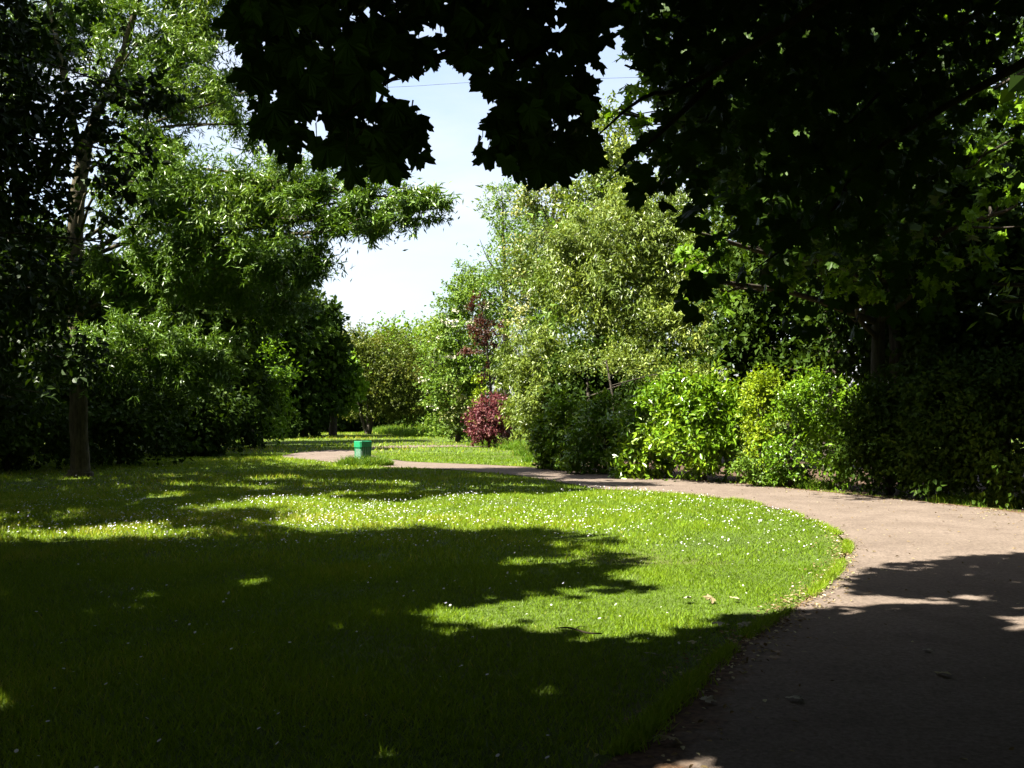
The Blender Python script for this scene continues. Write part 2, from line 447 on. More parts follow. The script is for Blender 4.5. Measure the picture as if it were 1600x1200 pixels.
def sun_prob(x, y):
    y = np.maximum(y, 0.5)
    px = 800 + F * x / y; py = HY + F * CAM_H / y
    b = np.zeros(np.shape(x))
    for cx, cy_, rx, ry, a in FLECKS:
        b = np.maximum(b, a * np.exp(-(((px - cx) / rx) ** 2 + ((py - cy_) / ry) ** 2)))
    nz = np.stack([x, y * .6, 0 * x], -1).reshape(-1, 3)
    br = np.clip(0.75 + mot2(nz) * .6 + mot3(nz) * .5, 0, 1.3).reshape(np.shape(x))
    return np.clip(b * br, 0, 1)
mot3 = Waves(73, 14.0)
def ground_hit(p):
    t = -p[:, 2] / LDIR[2]
    return p[:, 0] + LDIR[0] * t, p[:, 1] + LDIR[1] * t
# things that stand in full sun (centre, radius): nothing dense may hang between them and the sun
D_ASH = F * CAM_H / (745 - HY)
SUNNY = [(P(1090, 665, 25), 1.2), (P(1190, 650, 24), 1.0), (P(1000, 420, 36), 3.6), (P(830, 590, 37), 1.8), (P(1100, 360, 21), 0.9), (P(567, 705, 31.4), 0.6), (P(408, 585, 50), 1.6), (P(510, 590, 66), 2.2), (P(1565, 250, 18.5), .8), (P(1590, 110, 19), .6), (P(762, 655, 49), 1.2), (P(230, 540, 23.4), 1.6), (P(330, 315, 24), 2.0), (P(250, 300, 24.5), 1.2), (P(520, 320, 22.6), 1.2), (P(440, 300, 23.3), 1.2), (P(620, 315, 22), 1.0), (P(126, 300, D_ASH), .5), (P(330, 100, 26), 1.5)] + [(P(x, y, d), r) for x, y, d, r in [(1010, 60, 7, .3), (1165, 95, 7.5, .22), (1255, 190, 8, .25), (1385, 185, 8, .3), (1425, 265, 8, .25), (1340, 430, 8, .25), (1120, 250, 7.5, .2), (1480, 90, 8, .22), (1300, 60, 8, .2), (1220, 330, 8, .25), (1060, 180, 7, .2)]]
def blocks_sun(p, ground=True):
    hx, hy = ground_hit(p)
    b = lit_ground(hx, hy) if ground else np.zeros(len(p), bool)
    for c, r in SUNNY:
        v = c - p
        t = v @ LDIR
        d2 = (v * v).sum(1) - t * t
        b |= (t > 0) & (d2 < r * r)
    return b
def in_frame(p, margin=0.03):
    y = np.maximum(p[:, 1], 1e-3)
    u = p[:, 0] / y; v = (p[:, 2] - CAM_H) / y
    return (p[:, 1] > 0) & (np.abs(u) < 0.5 + margin) & (v < HY / F + margin) & (v > -0.36)

# ------------------------------------------------------------------ foliage
def clump_points(clumps, n, rng, sub_leaves=45, sub_size=0.24, shell=0.45, up=0.15, spray=0.25, flat=0.6):
    w = np.array([(c[1][0] * c[1][2] + c[1][0] * c[1][1] + c[1][1] * c[1][2]) * (c[2] if len(c) > 2 else 1.0) for c in clumps])
    w = w / w.sum()
    PP, OO = [], []
    for (c, r, *_), wi in zip(clumps, w):
        k = int(round(n * wi))
        if k < 3:
            continue
        r = np.asarray(r, float)
        m = max(5, int(k / sub_leaves))
        d = rng.normal(size=(m, 3)); d[:, 2] += up; d = unit(d)
        rad = shell + (1 - shell) * np.sqrt(rng.uniform(0, 1, m))
        sc = c + d * r * rad[:, None] * (1 + 0.12 * rng.normal(size=(m, 1)))
        idx = rng.integers(0, m, k)
        s = np.clip(sub_size * r.mean(), 0.12, 0.8)
        p = sc[idx] + rng.normal(size=(k, 3)) * s * np.array([1, 1, flat]) * rng.uniform(0.5, 1.2, (m, 1))[idx]
        out = unit((p - c) / r)
        # loose sprays that break the outline
        q = rng.uniform(0, 1, k) < spray
        ray = unit(d + rng.normal(size=(m, 3)) * 0.5 + np.array([0, 0, -0.1]))
        p[q] = sc[idx][q] + ray[idx][q] * (rng.uniform(0, 1, q.sum()) * s * 3.0)[:, None] + rng.normal(size=(q.sum(), 3)) * s * 0.16
        PP.append(p); OO.append(out)
    return np.concatenate(PP), np.concatenate(OO)

def leaf_frames(p, out, rng, droop, outw=0.5, jit=0.7, upn=0.7):
    n = len(p)
    ax = out * outw + rng.normal(size=(n, 3)) * jit + np.array([0, 0, -droop])
    nr = out * 0.5 + rng.normal(size=(n, 3)) * 0.6 + np.array([0, 0, upn])
    return unit(ax), unit(nr)

def C(px, py, rx, ry, d, rd=None, w=1.0):
    s = d / F
    return (P(px, py, d), (rx * s, (rd if rd else (rx + ry) * 0.5 * s), ry * s), w)

def tree(name, label, cat, base, trunk, clumps, n, shape, length, width, mat, seed, bark='bark', droop=0.3, group=None,
         gap=None, gap_thr=-0.7, accept=None, boughs=True, shell=0.45, sub=0.24, up=0.15, spray=0.25, crown_name='crown', bough_r=0.05,
         outw=0.5, jit=0.7, upn=0.7, sub_leaves=45, single_branches=False, wiggle=0.35, flat=0.6, along=0.0):
    rng = rng_of(seed)
    bx, by = base
    root = empty(name, (bx, by, 0), label, cat, group)
    org = np.array([bx, by, 0.0])
    lines = []
    tr = [(np.asarray(q[:3], float), q[3]) for q in trunk]
    tp, trad = smooth_line([q[0] for q in tr], [q[1] for q in tr], 5 * len(tr))
    to = link('trunk', tubes_mesh('trunk', [(tp - org, trad)], M[bark], 12, 0.09, seed), root)
    bl = []
    if boughs:
        for c, r, *_ in clumps:
            lower = tp[:, 2] < c[2] - 0.1 * abs(c[2])
            cand = np.where(lower)[0] if lower.any() else np.arange(len(tp))
            cand = cand[cand > len(tp) * 0.15] if (cand > len(tp) * 0.15).any() else cand
            j = cand[np.argmin(np.linalg.norm(tp[cand] - c, axis=1) + 0.35 * np.abs(tp[cand, 2] - c[2]))]
            a = tp[j]; mid = (a + c) / 2 + rng.normal(size=3) * wiggle * 0.4 + np.array([0, 0, wiggle * 0.5])
            R = min(trad[j] * 0.55, bough_r * (1 + 0.25 * np.linalg.norm(c - a)))
            end = c + unit(c - a) * np.array(r) * 0.6
            p_, r_ = smooth_line([a, mid, c, end], [R, R * 0.75, R * 0.45, R * 0.15], 12)
            bl.append((p_ - org, r_))
            for _ in range(3):
                e = c + unit(rng.normal(size=3)) * np.array(r) * 0.85
                s_ = mid + (c - mid) * rng.uniform(0.2, 0.9)
                p2, r2 = smooth_line([s_, (s_ + e) / 2 + rng.normal(size=3) * 0.12, e], [R * 0.4, R * 0.25, R * 0.08], 7)
                bl.append((p2 - org, r2))
        if single_branches:
            for i in range(0, len(bl), 4):
                link('branch', tubes_mesh('branch', bl[i:i + 4], M[bark], 6, 0.06, seed + i), root)
        elif bl:
            link('branches', tubes_mesh('branches', bl, M[bark], 5, 0.06, seed), root)
    p, out = clump_points(clumps, n, rng, sub_leaves, sub, shell, up, spray, flat)
    if bl and along > 0:
        pts = np.concatenate([q[0][len(q[0]) // 3:] for q in bl]) + org
        m = int(n * along)
        e = pts[rng.integers(0, len(pts), m)] + rng.normal(size=(m, 3)) * np.array([.22, .22, .16])
        p = np.concatenate([p, e]); out = np.concatenate([out, unit(rng.normal(size=(m, 3)))])
    keep = p[:, 2] > 0.03
    if gap:
        keep &= Waves(seed + 5, gap)(p) > gap_thr
    if accept is not None:
        keep &= accept(p, rng)
    p, out = p[keep], out[keep]
    ax, nr = leaf_frames(p, out, rng, droop, outw, jit, upn)
    k = rng.uniform(0.7, 1.3, len(p))
    var = 0.5 + 0.28 * Waves(seed + 9, 1.6)(p) + rng.normal(size=len(p)) * 0.22
    me = leaves('foliage', shape, p - org, ax, nr, length * k, width * k, M[mat], rng, var)
    link(crown_name, me, root)
    return root

def spare_sun(prob):
    def f(p, rng):
        hx, hy = ground_hit(p)
        return ~((blocks_sun(p) | (sun_prob(hx, hy) > .3)) & (rng.uniform(0, 1, len(p)) < prob))
    return f
def ash_accept(p, rng):
    k = spare_sun(0.2)(p, rng)
    px = 800 + F * p[:, 0] / p[:, 1]; py = HY - F * (p[:, 2] - CAM_H) / p[:, 1]
    tx = np.interp(py, [0, 90, 180, 250, 400, 500], [215, 190, 150, 130, 119, 120])
    front = (np.abs(px - tx) < 13) & (p[:, 1] < D_ASH) & (py > 40) & (py < 430)
    return k & ~(front & (rng.uniform(0, 1, len(p)) < .85))
def horn_accept(p, rng):
    k = spare_sun(0.5)(p, rng)
    px = 800 + F * p[:, 0] / p[:, 1]; py = HY - F * (p[:, 2] - CAM_H) / p[:, 1]
    front = (np.abs(px - 126) < 15) & (py > 170) & (py < 400)
    return k & ~(front & (rng.uniform(0, 1, len(p)) < .75))
def off_frame_only(prob):
    def f(p, rng):
        return ~in_frame(p) & ~(blocks_sun(p) & (rng.uniform(0, 1, len(p)) < prob))
    return f

# ================================================================== THE SETTING
# ground sheet with a faint swell, large enough to reach the horizon
def build_ground():
    xs = np.concatenate([[-900, -400, -150], np.linspace(-60, 60, 81), [150, 400, 900]])
    ys = np.concatenate([[-900, -300, -80], np.linspace(-20, 110, 91), [200, 400, 900]])
    X, Y = np.meshgrid(xs, ys)
    V = np.stack([X.ravel(), Y.ravel(), np.zeros(X.size)], 1)
    nx, ny = len(xs), len(ys)
    i, j = np.meshgrid(np.arange(nx - 1), np.arange(ny - 1))
    a = (j * nx + i).ravel()
    Fc = np.stack([a, a + 1, a + nx + 1, a + nx], 1)
    o = link('ground', mesh_np('ground', V, Fc.ravel(), np.full(len(Fc), 4), M['turf']))
    tag(o, kind='structure')
build_ground()

INNER = [(442, 715), (500, 721), (560, 726), (615, 731), (700, 734), (800, 743), (870, 753), (940, 765), (1020, 769), (1100, 776), (1180, 788), (1250, 808),
         (1300, 831), (1324, 852), (1316, 880), (1290, 912), (1250, 945), (1200, 975), (1150, 1010), (1100, 1052), (1045, 1105), (985, 1165), (930, 1220)]
OUTER = [(440, 712), (480, 706), (530, 703), (558, 706), (604, 717), (645, 722), (720, 725), (820, 730), (900, 737), (1000, 744), (1100, 752), (1180, 758), (1280, 768),
         (1350, 775), (1450, 785), (1540, 795), (1600, 802)]
inner_w = [G(*p) for p in INNER] + [(0.35, 3.6), (0.0, 2.0), (-0.4, 0.0), (-0.8, -4.0), (-1.2, -12.0)]
outer_w = [G(*p) for p in OUTER] + [(8.9, 14.6), (8.9, 12.0), (8.3, 9.0), (7.4, 6.0), (6.4, 3.0), (5.4, 0.0), (4.6, -4.0), (4.0, -12.0)]
def dense(line, n):
    p, _ = smooth_line(np.array([(x, y, 0) for x, y in line]), np.zeros(len(line)), n)
    return p
def ribbon(a, b, n, z, wob, seed, across=6):
    A, B = dense(a, n), dense(b, n)
    r = rng_of(seed)
    w1, w2 = Waves(seed, 3.0), Waves(seed + 1, 3.0)
    rows = []
    for k in range(across + 1):
        t = k / across
        L = A * (1 - t) + B * t
        rows.append(L)
    rows[0] = rows[0] + (unit(A - B) * (w1(A * np.array([1, 1, 0])) * wob)[:, None])
    rows[-1] = rows[-1] + (unit(B - A) * (w2(B * np.array([1, 1, 0])) * wob)[:, None])
    V = np.stack(rows, 1).reshape(-1, 3); V[:, 2] = z
    Fc = []
    for i in range(n - 1):
        for k in range(across):
            a0 = i * (across + 1) + k
            Fc.append((a0, a0 + 1, a0 + across + 2, a0 + across + 1))
    return V, np.array(Fc)
V_, F_ = ribbon(inner_w, outer_w, 260, 0.012, 0.09, 31, 24)
path_me = mesh_np('path', V_, F_.ravel(), np.full(len(F_), 4), M['tarmac'])
Vr = V_.reshape(260, 25, 3)
dist = np.linalg.norm(Vr - Vr[:, :1], axis=2); dist2 = np.linalg.norm(Vr - Vr[:, -1:], axis=2)
yy = Vr[:, 0, 1][:, None]; row = np.arange(260)[:, None] / 259.0
inner_width = np.interp(row, [0, .38, .46, .52, .60, .75, 1], [.05, .06, .28, .62, .80, .6, .45])
soil = np.maximum(1.0 - dist / inner_width, 0.75 - dist2 / 0.35)
at_ = path_me.attributes.new('soil', 'FLOAT', 'POINT'); at_.data.foreach_set('value', np.clip(soil, -1, 1).astype(np.float32).ravel())
path = link('path', path_me)
tag(path, 'pinkish tarmac path bending round the lawn', kind='structure')
path_poly = [(float(x), float(y)) for x, y in inner_w] + [(float(x), float(y)) for x, y in reversed(outer_w)]

# side path that leaves behind the bin
sp_a = [G(*p) for p in [(560, 704), (610, 700.5), (680, 699), (740, 698.5), (790, 699)]]
sp_b = [G(*p) for p in [(560, 700), (610, 696.5), (680, 695.5), (740, 695.5), (790, 696.5)]]
V_, F_ = ribbon(sp_a, sp_b, 50, 0.016, 0.12, 41, 3)
tag(link('side_path', mesh_np('side_path', V_, F_.ravel(), np.full(len(F_), 4), M['tarmac'])), 'narrow side path crossing the far lawn', kind='structure')

# soil under the shrubs
bed_a = [G(*p) for p in [(835, 729), (900, 736), (1000, 743), (1100, 751), (1180, 757), (1280, 767), (1350, 774), (1450, 784), (1540, 794), (1600, 801)]] + [(9.0, 14.6), (9.1, 11.0), (8.4, 7.0), (7.2, 3.0)]
bed_b = [(0.6, 42), (3, 42), (7, 40), (10, 38), (13, 36), (16, 33), (18, 30), (20, 27), (22, 24), (23, 20), (24, 16), (24, 11), (24, 7), (24, 3)]
V_, F_ = ribbon(bed_a, bed_b, 90, 0.006, 0.10, 61, 5)
tag(link('shrub_bed_ground', mesh_np('shrub_bed', V_, F_.ravel(), np.full(len(F_), 4), M['soil'])), 'dark soil under the shrubs', kind='structure')

# ------------------------------------------------------------------ grass
SOILSPOTS = [(255, 778, 40, 5), (330, 797, 30, 5), (845, 893, 22, 7), (690, 850, 14, 4), (990, 905, 18, 6), (240, 868, 20, 5), (1170, 955, 30, 8)]
def on_lawn(x, y):
    ok = ~in_poly(x, y, path_poly)
    ok &= ~in_poly(x, y, [tuple(q) for q in bed_a] + [tuple(q) for q in reversed(bed_b)])
    px = 800 + F * x / y; py = HY + F * CAM_H / y
    return ok, px, py
def scatter(n, d0, d1, rng, margin=0.06, power=1.0):
    """uniform over the view wedge between two distances"""
    d = np.sqrt(rng.uniform(d0 * d0, d1 * d1, n))
    x = rng.uniform(-0.5 - margin, 0.5 + margin, n) * d
    return x, d
edge_pts = dense(inner_w, 400)[:, :2]
def build_grass():
    rng = rng_of(3)
    Vs, vv = [], []
    for n, d0, d1, h, w in [(240000, 4.2, 11, 0.040, 0.0074), (230000, 11, 21, 0.044, 0.0115), (130000, 21, 40, 0.06, 0.024), (55000, 40, 88, 0.08, 0.055)]:
        x, y = scatter(n, d0, d1, rng)
        ok, px, py = on_lawn(x, y)
        for (sx_, sy_, rx, ry) in SOILSPOTS:
            e = ((px - sx_) / rx) ** 2 + ((py - sy_) / ry) ** 2
            ok &= ~((e < 1) & (rng.uniform(0, 1, n) < 0.8 * (1 - 0.5 * e)))
        # thinner towards the worn edge
        if d0 < 20:
            idx = np.where(ok)[0]
            q = np.stack([x[idx], y[idx]], 1)
            dm = np.full(len(idx), 9.0)
            for e in edge_pts[::3]:
                dm = np.minimum(dm, np.hypot(q[:, 0] - e[0], q[:, 1] - e[1]))
            drop = (rng.uniform(0, 1, len(idx)) > np.clip(dm / 0.28, 0.12, 1)) & (q[:, 1] < 15)
            ok[idx[drop]] = False
        x, y = x[ok], y[ok]; m = len(x)
        p = np.stack([x, y, np.zeros(m)], 1)
        patch = Waves(77, 1.1)(p); patch2 = Waves(78, 4.5)(p)
        hh = h * np.clip(1 + 0.35 * patch + 0.3 * patch2, 0.4, 2) * rng.uniform(0.5, 1.5, m)
        a = rng.uniform(0, 6.283, m)
        sd = np.stack([np.cos(a), np.sin(a), np.zeros(m)], 1)
        ln = rng.normal(size=(m, 2)) * 0.55
        tip = p + np.stack([ln[:, 0] * hh, ln[:, 1] * hh, hh], 1)
        ww = (w * rng.uniform(0.6, 1.4, m))[:, None]
        Vs.append(np.stack([p - sd * ww / 2, p + sd * ww / 2, tip], 1).reshape(-1, 3))
        vv.append(np.clip(0.45 + 0.22 * patch + 0.14 * patch2 + 0.16 * Waves(79, 0.35)(p) + rng.normal(size=m) * 0.2 + (rng.uniform(0, 1, m) < 0.03) * 0.5, 0, 1))
    A = dense(inner_w, 2000); Bq = dense(outer_w, 2000)
    m = 26000
    i = rng.integers(700, 1990, m); inw = unit(Bq[i] - A[i])
    off = np.abs(rng.normal(size=m)) * .10 - .06
    p = A[i] + inw * off[:, None] + rng.normal(size=(m, 3)) * np.array([.03, .03, 0]); p[:, 2] = 0.008
    k = Waves(81, 5.0)(p) > (off * 3.2 - .25)
    p = p[k]; m = len(p)
    hh = .05 * rng.uniform(.4, 1.5, m); a = rng.uniform(0, 6.283, m)
    sd = np.stack([np.cos(a), np.sin(a), np.zeros(m)], 1); ln = rng.normal(size=(m, 2)) * .6
    tip = p + np.stack([ln[:, 0] * hh, ln[:, 1] * hh, hh], 1)
    ww = (.009 * rng.uniform(.6, 1.4, m))[:, None]
    Vs.append(np.stack([p - sd * ww / 2, p + sd * ww / 2, tip], 1).reshape(-1, 3))
    vv.append(np.clip(rng.normal(.5, .2, m), 0, 1))
    V = np.concatenate(Vs)
    o = link('lawn_grass', mesh_np('lawn_grass', V, np.arange(len(V)), np.full(len(V) // 3, 3), M['grass'], np.concatenate(vv)))
    tag(o, 'short mown lawn grass', 'grass', kind='stuff')
build_grass()

def long_blades(name, label, spots, n, h, w, seed, mat='longgrass'):
    rng = rng_of(seed)
    Vs, Fs, vv = [], [], []
    w_ = np.array([s[2] * s[3] for s in spots], float); w_ /= w_.sum()
    off = 0
    for (cx, cyy, rx, ry), wi in zip(spots, w_):
        m = int(n * wi)
        a = rng.uniform(0, 6.283, m); r = np.sqrt(rng.uniform(0, 1, m))
        p = np.stack([cx + np.cos(a) * r * rx, cyy + np.sin(a) * r * ry, np.zeros(m)], 1)
        hh = h * rng.uniform(0.4, 1.2, m) * (1.15 - 0.6 * r)
        b = rng.uniform(0, 6.283, m); sd = np.stack([np.cos(b), np.sin(b), np.zeros(m)], 1) * (w * rng.uniform(0.6, 1.4, m))[:, None]
        ln = rng.normal(size=(m, 2)) * 0.4
        mid = p + np.stack([ln[:, 0] * hh * .4, ln[:, 1] * hh * .4, hh * .6], 1)
        tip = p + np.stack([ln[:, 0] * hh * 1.3, ln[:, 1] * hh * 1.3, hh], 1)
        V = np.stack([p - sd / 2, p + sd / 2, mid + sd * .35, mid - sd * .35, tip], 1).reshape(-1, 3)
        base = np.arange(m)[:, None] * 5 + off
        Fs.append((base + np.array([0, 1, 2, 3, 3, 2, 4])).ravel())
        Vs.append(V); vv.append(np.repeat(np.clip(rng.normal(0.5, 0.25, m), 0, 1), 2)); off += 5 * m
    V = np.concatenate(Vs); Fc = np.concatenate(Fs); v = np.concatenate(vv)
    o = link(name, mesh_np(name, V, Fc, np.tile([4, 3], len(v) // 2), M[mat], v))
    tag(o, label, 'grass', kind='stuff')
bx_, by_ = G(567, 727)
long_blades('long_grass', 'long uncut grass round the green litter bin', [(bx_ + .05, by_ - .45, .75, .3), (bx_ + .55, by_ - .2, .42, .35), (bx_ - .42, by_ - .2, .35, .3), (bx_ + .2, by_ + .35, .6, .25)], 3800, 0.34, 0.018, 5)
g1 = [G(x, y) for x, y in [(640, 676), (690, 679), (600, 677)]]
long_blades('long_grass', 'long grass in front of the far trees', [(g1[0][0], g1[0][1], 3.5, 2), (g1[1][0], g1[1][1] - 4, 3, 3), (g1[2][0] + 1, g1[2][1], 1.5, 2)], 5000, 0.7, 0.05, 6)
gg = [G(x, y) for x, y in [(780, 697), (820, 702), (850, 722), (835, 712), (870, 731)]]
long_blades('long_grass', 'rough grass at the foot of the purple shrub and willow', [(gg[0][0], gg[0][1], 1.6, .8), (gg[1][0], gg[1][1], 1.2, 1.2), (gg[2][0], gg[2][1], .7, .9), (gg[3][0], gg[3][1], .8, 1), (gg[4][0], gg[4][1], .5, .3)], 5200, 0.42, 0.025, 7)
ge = [G(x, y) for x, y in [(1200, 756), (1240, 760), (1290, 766), (1570, 793), (1600, 796), (1520, 790)]]
long_blades('long_grass', 'weedy grass along the far edge of the path', [(ge[0][0], ge[0][1] + .5, .6, .4), (ge[1][0], ge[1][1] + .4, .6, .4), (ge[2][0], ge[2][1] + .4, .5, .4), (ge[3][0], ge[3][1] + .4, .6, .5), (ge[4][0] + .2, ge[4][1] + .3, .6, .5), (ge[5][0], ge[5][1] + .5, .6, .4)], 5200, 0.26, 0.012, 8)

# ------------------------------------------------------------------ daisies
def build_daisies():
    rng = rng_of(12)
    x, y = scatter(60000, 4.4, 34, rng)
    x2, y2 = scatter(70000, 12, 23, rng)
    x, y = np.concatenate([x, x2]), np.concatenate([y, y2])
    ok, px, py = on_lawn(x, y)
    p = np.stack([x, y, np.zeros(len(x))], 1)
    dens = 0.08 + 0.11 * Waves(14, 0.9)(p) + 0.16 * Waves(15, 3.6)(p)
    dens += 0.42 * np.exp(-(((px - 420) / 420) ** 2 + ((py - 815) / 32) ** 2)) + 0.16 * np.exp(-(((px - 1110) / 130) ** 2 + ((py - 850) / 50) ** 2))
    dens *= np.clip((y - 4) / 6, 0.4, 1)
    dens += 0.10 * (py > 840) * (px < 900)
    ok &= rng.uniform(0, 1, len(x)) < np.clip(dens, 0.0, 1) * 0.30
    x, y = x[ok], y[ok]; m = len(x)
    h = rng.uniform(0.05, 0.085, m); r = rng.uniform(0.007, 0.0115, m) * (1 + 0.006 * y)
    tilt = rng.normal(size=(m, 2)) * 0.3 + np.array([-0.15, -0.1])
    ang = np.linspace(0, 2 * math.pi, 7, endpoint=False)
    c = np.stack([x, y, h], 1)
    ring = np.stack([np.cos(ang), np.sin(ang)], 1)
    R = ring[None] * r[:, None, None]
    rz = -(R[:, :, 0] * tilt[:, None, 0] + R[:, :, 1] * tilt[:, None, 1])
    RV = c[:, None, :] + np.concatenate([R, rz[:, :, None]], 2)
    C0 = c + np.array([0, 0, 0.003])
    V = np.concatenate([C0[:, None, :], RV], 1).reshape(-1, 3)
    tri = np.array([(0, 1 + i, 1 + (i + 1) % 7) for i in range(7)]).ravel()
    Fc = (np.arange(m)[:, None] * 8 + tri).ravel()
    o = link('daisies', mesh_np('daisies', V, Fc, np.full(m * 7, 3), M['daisy']))
    tag(o, 'small white daisies scattered through the lawn', 'daisies', kind='stuff')
build_daisies()

# ================================================================== TREES AND SHRUBS
# --- the tall narrow-leaved tree on the left
b = G(125, 745); D0 = b[1]
trk = [(*b, -0.1, .40), (b[0], b[1], .12, .30)] + [(*P(x, y, D0), r) for x, y, r in [(125, 726, .235), (123, 650, .215), (121, 500, .20), (118, 360, .20), (130, 250, .175), (150, 180, .12), (190, 90, .10), (215, 0, .07), (240, -80, .04)]]
ash_cl = [C(330, 320, 140, 62, 24), C(240, 300, 85, 55, 24.5), C(430, 300, 80, 52, 23.3), C(520, 318, 70, 40, 22.6), C(600, 308, 66, 30, 22.1), C(662, 322, 46, 26, 21.8),
          C(590, 352, 50, 15, 22, 0.7, .8), C(230, 545, 108, 48, 23.4), C(320, 568, 60, 36, 23), C(150, 560, 50, 36, 24),
          C(300, 420, 150, 44, 25), C(440, 400, 66, 42, 23), C(492, 420, 26, 38, 22.6), C(400, 460, 80, 44, 26.5), C(200, 440, 80, 48, 25.5),
          C(330, 90, 86, 84, 26), C(430, 60, 64, 70, 26), C(250, 50, 66, 66, 26), C(425, 195, 56, 40, 24.6), C(365, 150, 56, 46, 25), C(240, 170, 60, 52, 25),
          C(235, 240, 60, 36, 25), C(60, 40, 80, 56, 26), C(10, 130, 60, 50, 26), C(150, 10, 56, 50, 26.3), C(330, -60, 120, 60, 26.5), C(180, 110, 40, 50, 25.2)]
ash = tree('ash_tree', 'tall tree with narrow glossy leaves and pale trunk standing in the left lawn', 'tree', b, trk, ash_cl, 195000, 'lance', .165, .038, 'ash', 101,
     shell=.3,
     bark='ashbark', droop=0.35, gap=1.1, gap_thr=-0.8, accept=ash_accept, single_branches=True, bough_r=0.02, spray=0.3, sub=0.20, sub_leaves=150, wiggle=1.2, flat=.42, along=.09)
fork = smooth_line([P(128, 255, D0) - np.array([*b, 0]), P(112, 180, D0 - .3) - np.array([*b, 0]), P(95, 95, D0 - .4) - np.array([*b, 0]), P(70, -30, D0 - .5) - np.array([*b, 0])], [.12, .09, .08, .05], 14)
link('branch', tubes_mesh('branch', [fork], M['ashbark'], 8, .06, 5), ash)

# --- dark broad-leaved tree at the left edge, its trunk out of the picture
bh = (-8.8, 10.2)
tree('hornbeam_tree', 'dark leafy tree hanging into the picture at the left edge', 'tree', bh,
     [(*bh, -.1, .3), (-8.8, 10.2, 2, .24), (-8.6, 10.5, 5, .2), (-8.4, 10.8, 8, .12), (-8.3, 11, 11, .05)],
     [C(30, 330, 85, 130, 12), C(80, 190, 95, 55, 12.6), C(50, 450, 80, 90, 13), C(140, 300, 60, 50, 13, None, .6), C(215, 145, 60, 18, 12.5, .5, .7), C(100, 560, 60, 36, 14), C(-60, 150, 110, 200, 11),
      C(-80, 480, 100, 120, 12), C(180, 380, 40, 40, 13, None, .45), C(20, 60, 60, 60, 12.5, None, .5), C(210, 240, 40, 20, 12.8, .4, .45), C(40, 610, 60, 60, 15, None, .8)],
     17000, 'ovate', .11, .066, 'beech', 111, droop=0.35, gap=1.8, gap_thr=-0.6, accept=horn_accept, bough_r=.009, sub=0.24, wiggle=.9)

# --- dark shrubs and trees closing the left side
def shrub(name, label, cat, px, basey, clumps, n, shape, L, Wd, mat, seed, **kw):
    d = F * CAM_H / (basey - HY)
    b = ((px - 800) / F * d, d)
    cl = [C(*c) if len(c) > 4 else C(*c, d) for c in clumps]
    zt = max(c[0][2] for c in cl)
    top = cl[int(np.argmax([c[0][2] for c in cl]))][0]
    tr_ = [(*b, -0.05, kw.pop('tr', .07)), (b[0] + .03, b[1], zt * .45, kw.pop('tm', .05)), (*(np.array([b[0], b[1], 0]) * .4 + np.array([top[0], top[1], 0]) * .6)[:2], zt, .02)]
    kw.setdefault('bough_r', .02)
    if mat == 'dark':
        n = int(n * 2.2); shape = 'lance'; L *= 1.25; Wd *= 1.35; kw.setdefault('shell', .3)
    return tree(name, label, cat, b, tr_, cl, n, shape, L, Wd, mat, seed, **kw)

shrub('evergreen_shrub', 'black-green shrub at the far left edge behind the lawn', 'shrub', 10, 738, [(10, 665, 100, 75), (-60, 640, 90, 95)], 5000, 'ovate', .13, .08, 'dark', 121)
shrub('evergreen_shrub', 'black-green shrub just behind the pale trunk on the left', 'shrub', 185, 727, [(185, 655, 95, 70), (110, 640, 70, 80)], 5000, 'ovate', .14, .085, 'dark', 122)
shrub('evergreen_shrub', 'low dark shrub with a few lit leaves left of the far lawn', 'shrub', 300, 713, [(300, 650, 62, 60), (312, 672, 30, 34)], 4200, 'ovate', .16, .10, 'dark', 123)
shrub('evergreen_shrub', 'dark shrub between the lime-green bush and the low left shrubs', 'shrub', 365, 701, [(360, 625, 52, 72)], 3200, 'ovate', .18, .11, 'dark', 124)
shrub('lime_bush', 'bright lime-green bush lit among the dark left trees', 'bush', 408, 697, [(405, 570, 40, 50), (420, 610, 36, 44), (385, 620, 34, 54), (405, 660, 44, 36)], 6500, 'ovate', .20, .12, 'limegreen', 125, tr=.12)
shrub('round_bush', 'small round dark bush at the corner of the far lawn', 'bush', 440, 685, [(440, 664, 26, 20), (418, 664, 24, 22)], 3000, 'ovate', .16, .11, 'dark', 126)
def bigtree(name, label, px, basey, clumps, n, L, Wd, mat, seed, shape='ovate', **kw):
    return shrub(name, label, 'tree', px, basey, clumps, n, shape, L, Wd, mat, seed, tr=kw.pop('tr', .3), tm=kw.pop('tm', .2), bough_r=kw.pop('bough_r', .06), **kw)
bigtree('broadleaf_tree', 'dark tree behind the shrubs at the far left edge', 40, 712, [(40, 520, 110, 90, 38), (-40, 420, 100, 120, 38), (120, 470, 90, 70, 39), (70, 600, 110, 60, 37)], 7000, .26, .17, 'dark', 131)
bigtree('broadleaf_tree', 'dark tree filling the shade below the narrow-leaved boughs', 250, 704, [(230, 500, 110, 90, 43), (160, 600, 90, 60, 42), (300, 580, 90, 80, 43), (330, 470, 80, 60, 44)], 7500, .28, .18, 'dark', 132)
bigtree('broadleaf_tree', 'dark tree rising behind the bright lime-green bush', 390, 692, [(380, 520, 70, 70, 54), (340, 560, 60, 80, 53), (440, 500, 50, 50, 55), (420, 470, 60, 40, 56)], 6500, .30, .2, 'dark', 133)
bigtree('broadleaf_tree', 'tall dark tree standing against the white sky left of centre', 475, 683, [(480, 530, 46, 52), (455, 580, 50, 60), (500, 510, 26, 34), (510, 560, 26, 50), (470, 630, 50, 40)], 8500, .30, .2, 'dark', 134)
